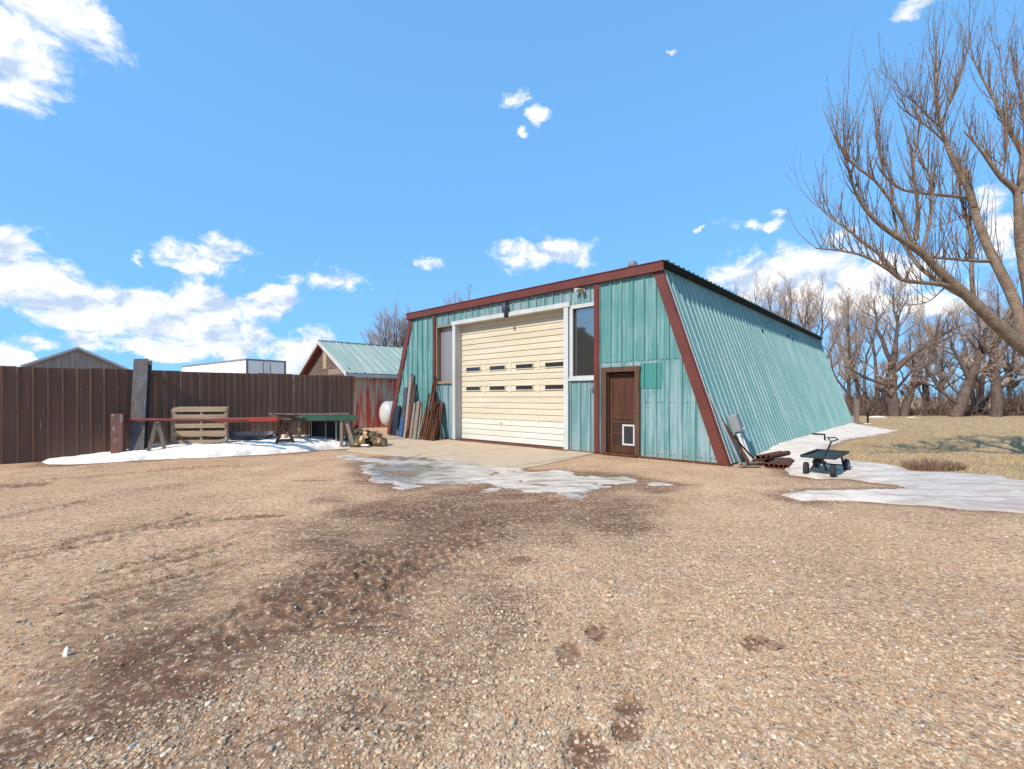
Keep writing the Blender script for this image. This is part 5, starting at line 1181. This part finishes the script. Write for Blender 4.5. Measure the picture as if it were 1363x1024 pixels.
back = [(521, 51, 5, 4.4, .85, 'bare treetop leftmost of those just left of the red fascia end'), (1012, 47, 5, .2, .98, 'bare treetop leftmost of those rising behind the right roof edge'), (1052, 48, 5, 1.7, 1.0, 'bare treetop in the middle of those behind the right roof edge'), (1088, 47, 5, 3.3, .98, 'bare treetop behind the low far end of the roof edge'),
        (532, 52, 5, .9, .86, 'bare rounded treetop between the barn roof and the left shop corner'), (543, 53, 5, 3.6, .84, 'second bare treetop tucked against the left end of the red fascia'), (505, 56, 5, 2.6, .66, 'small bare treetop just above the barn ridge'), (620, 54, 5, 4.0, .98, 'faint bare treetop left of those peeking over the red fascia'), (655, 54, 5, 5.2, 1.02, 'faint bare treetop right of those peeking over the red fascia')]
used = set()
for (px, Y, k, rz, sc, lb) in rowt+back:
    r = tp[k] if k not in used else copy_tree(tp[k]); used.add(k)
    r.location = ((px-CX)/F*Y, Y, 0); r.rotation_euler = (0, 0, rz); r.scale = (sc, sc, sc*rnd.uniform(.95, 1.05))
    tag(r, lb or ROWL, 'tree', 'shelterbelt trees beyond the lawn' if Y < 47 and px > 1100 else 'treetops behind the buildings')
# brush along the foot of the shelterbelt
def brush():
    R2 = np.random.RandomState(77); Vs, Fs, base = [], [], 0
    for i in range(4200):
        px = R2.uniform(1085, 1760); Y = R2.uniform(35.5, 45); x = (px-CX)/F*Y
        if R2.rand() > .25+.75*float(sstep(.38, .55, vnoise(np.array([x*.33]), np.array([Y*.33]))[0])): continue
        h = (R2.uniform(.5, 2.4)+1.8*R2.rand()**4)*(.7+.6*R2.rand()); d = np.array([R2.normal(0, .45), R2.normal(0, .3), 1.0]); d /= np.linalg.norm(d)
        p = np.array([x, Y, -.05]); P = [p]
        for k in range(3): d = d+R2.normal(0, .18, 3); d /= np.linalg.norm(d); P.append(P[-1]+d*h/3)
        P = np.array(P); base = polytube(P, np.array([.022, .017, .013, .008])*R2.uniform(.6, 1.3), 3, Vs, Fs, base)
        for c in range(4):
            q = P[1+c % 3]; dd = d+R2.normal(0, .6, 3); dd /= np.linalg.norm(dd); l = h*R2.uniform(.25, .5)
            base = polytube(np.array([q, q+dd*l*.5, q+dd*l+np.array([0, 0, .08*l])]), np.array([.010, .008, .006]), 3, Vs, Fs, base)
    return np.vstack(Vs), [np.vstack(Fs)]
bv, bf = brush(); tag(np_mesh('brush', bv, bf, M['brush'], smooth=True), 'tangled leafless brush along the foot of the shelterbelt', 'brush', kind='stuff')
V1, f1 = strips(26000, (35.0, 40.5, 0), 24, .15, .55, .012, .5, 9, (1, .16))
tag(np_mesh('dead_grass', V1, f1, mat('dead_tall_grass', lin(150, 118, 92, .7), lin(112, 86, 70, .7), .6, rough=.95, bump=0)), 'rough dead grass under the shelterbelt trees', 'grass', kind='stuff')
for (x0, x1, Y) in ((1150, 1182, 33.5), (1205, 1222, 33.2)):
    pl = [(at(x, 529, Y+dy).x, Y+dy) for x, dy in ((x0, 0), ((x0+x1)/2, -.5), (x1, 0), (x1-4, .8), (x0+6, .9))]
    tag(cover('snow_patch', pl, lambda x, y, d: .10*(1-np.exp(-np.maximum(d, 0)/.3)), .1, SN, .1, attrs={'wet': Z0}), kind='stuff', label='small snow remnant before the trees, %s of two' % ('left' if x0 < 1180 else 'right'), cat='snow')

# the big tree at the right edge: limbs measured, twigs grown
BT = empty('large_bare_tree', (11.9, 10.25, 0), 0, 'large pale barked bare tree reaching into the view from the right edge', 'tree')
org = np.array([11.9, 10.25, 0])
fork = at(1366, 466, 10.0)
T = Tree(5)
def L_(pts, Y0, Y1, r0, r1, pre=None):
    n = len(pts); P = [np.array(at(x, y, Y0+(Y1-Y0)*i/(n-1)))-org for i, (x, y) in enumerate(pts)]
    if pre is not None: P = [np.array(pre)-org]+P
    P = np.array(P); q = np.linspace(0, len(P)-1, 3*len(P)); 
    # smooth resample
    Q = np.stack([np.interp(q, np.arange(len(P)), P[:, k]) for k in range(3)], -1)
    Q[1:-1] = .25*Q[:-2]+.5*Q[1:-1]+.25*Q[2:]
    Rr = .77*np.linspace(r0, r1, len(Q)); Rr = Rr*(1+T.R.normal(0, .035, len(Q)))
    return Q, Rr
trunkP = np.array([[.35, 0, -.15], [.28, -.02, .9], [.05, -.05, 1.9], np.array(at(1392, 466, 10.1))-org, np.array(at(1380, 440, 10.1))-org])
tq = np.linspace(0, 4, 14); Tk = np.stack([np.interp(tq, np.arange(5), trunkP[:, k]) for k in range(3)], -1)
T.big.append((Tk, np.interp(tq, [0, 1, 2, 3, 4], [.42, .34, .30, .24, .14]), 16))
limbs = [
 ([(1390,480),(1362,463),(1341,444),(1318,424),(1294,400),(1271,380),(1248,359),(1230,339),(1209,325)],10.05,9.4,.19,.075),
 ([(1209,325),(1183,308),(1165,294),(1150,276),(1139,258),(1130,231),(1124,200),(1122,165)],9.4,9.0,.07,.012),
 ([(1216,330),(1220,319),(1222,284),(1219,252),(1215,225),(1221,190),(1225,150)],9.5,9.9,.055,.010),
 ([(1226,338),(1238,295),(1243,263),(1237,231),(1221,213)],9.5,9.1,.045,.012),
 ([(1216,328),(1203,296),(1189,272),(1165,240),(1139,222),(1124,207),(1110,180)],9.4,8.7,.05,.010),
 ([(1268,383),(1255,379),(1236,377),(1200,374),(1183,359),(1148,339),(1113,333),(1086,331)],9.7,8.6,.07,.012),
 ([(1200,373),(1177,344),(1148,321),(1124,303),(1098,284),(1085,268)],9.2,9.5,.045,.009),
 ([(1290,398),(1271,388),(1247,374),(1224,356),(1209,336),(1196,316),(1190,290)],9.9,10.5,.085,.02),
 ([(1372,470),(1362,444),(1353,406),(1332,362),(1315,330),(1300,292),(1294,269),(1288,245),(1283,222)],10.0,10.6,.145,.075),
 ([(1296,275),(1290,255),(1265,208),(1250,164),(1247,117),(1246,55)],10.4,10.2,.085,.010),
 ([(1252,170),(1262,140),(1277,108),(1291,50)],10.3,10.5,.035,.008),
 ([(1250,168),(1236,156),(1222,142),(1212,128)],10.3,9.8,.03,.008),
 ([(1258,190),(1243,175),(1222,160),(1205,148),(1198,118)],10.3,9.7,.03,.007),
 ([(1294,264),(1275,262),(1242,259),(1201,254),(1177,237),(1168,196),(1165,150)],10.5,9.6,.05,.010),
 ([(1318,348),(1300,348),(1283,346),(1242,343)],10.3,9.6,.05,.03),
 ([(1296,400),(1293,362),(1294,327),(1290,298),(1284,284)],10.6,10.7,.06,.05),
 ([(1294,292),(1280,290),(1262,297),(1240,303)],10.6,10.2,.02,.008),
 ([(1284,284),(1278,262),(1276,230),(1272,190)],10.7,10.9,.03,.008),
 ([(1380,460),(1372,400),(1363,350),(1357,313),(1356,280),(1354,256),(1345,247),(1332,237),(1315,213),(1300,193),(1283,175)],10.2,9.7,.16,.014),
 ([(1356,258),(1360,230),(1362,207),(1352,188),(1338,166),(1321,128),(1305,100),(1294,76)],10.0,10.4,.09,.010),
 ([(1374,190),(1366,172),(1362,155),(1356,108),(1344,64)],10.1,10.1,.05,.009),
 ([(1385,440),(1395,330),(1390,240),(1374,190),(1372,120),(1368,50)],10.3,10.1,.17,.02),
 ([(1334,240),(1338,215),(1341,180),(1336,120),(1330,60)],9.9,10.1,.03,.008),
 ([(1376,430),(1364,380),(1366,345),(1374,300)],10.5,12.0,.10,.03),
 ([(1262,378),(1236,404),(1200,407),(1172,420)],9.7,10.3,.02,.007)]
tips = []
for (pts, Y0, Y1, r0, r1) in limbs:
    Q, Rr = L_(pts, Y0, Y1, r0, r1); T.big.append((Q, np.maximum(Rr, .007), 12 if r0 > .08 else 7)); tips.append((Q, Rr))
shoot = dict(n=[4, 2, 1], ang=(12, 34), len=.5, up=.20, wig=.05, rmin=.003, big=0, **{'from': [.15, .2, .2]})
for (Q, Rr) in tips:
    L = np.linalg.norm(np.diff(Q, axis=0), axis=1).sum(); r0 = Rr[0]
    n = int(L*(14 if r0 < .1 else 7))
    for c in range(n):
        t = .12+.88*((c+T.R.rand())/n)**.8 if r0 < .12 else .45+.55*T.R.rand()
        q = t*(len(Q)-1); i = min(int(q), len(Q)-2); p = Q[i]+(Q[i+1]-Q[i])*(q-i); r = Rr[i]
        ax = Q[i+1]-Q[i]; ax /= np.linalg.norm(ax)
        o = T.R.normal(0, 1, 3); o[2] = abs(o[2])*.5; d = ax*T.R.uniform(.1, .9)+o*.45+np.array([0, 0, T.R.uniform(.3, 1.0)])
        l = T.R.uniform(.2, .85)+T.R.rand()**3*.8
        P_, R_2 = T.limb(p, d, l, min(.010, max(.005, r*.6)), 7, .22, .06, .3)
        T.grow(P_, np.maximum(R_2, .0032), 1, 3, l, shoot)
print('big tree', len(T.big), len(T.fine))
T.mesh('trunk', T.big, M['limb'], BT); T.mesh('crown', T.fine, M['twig'], BT)
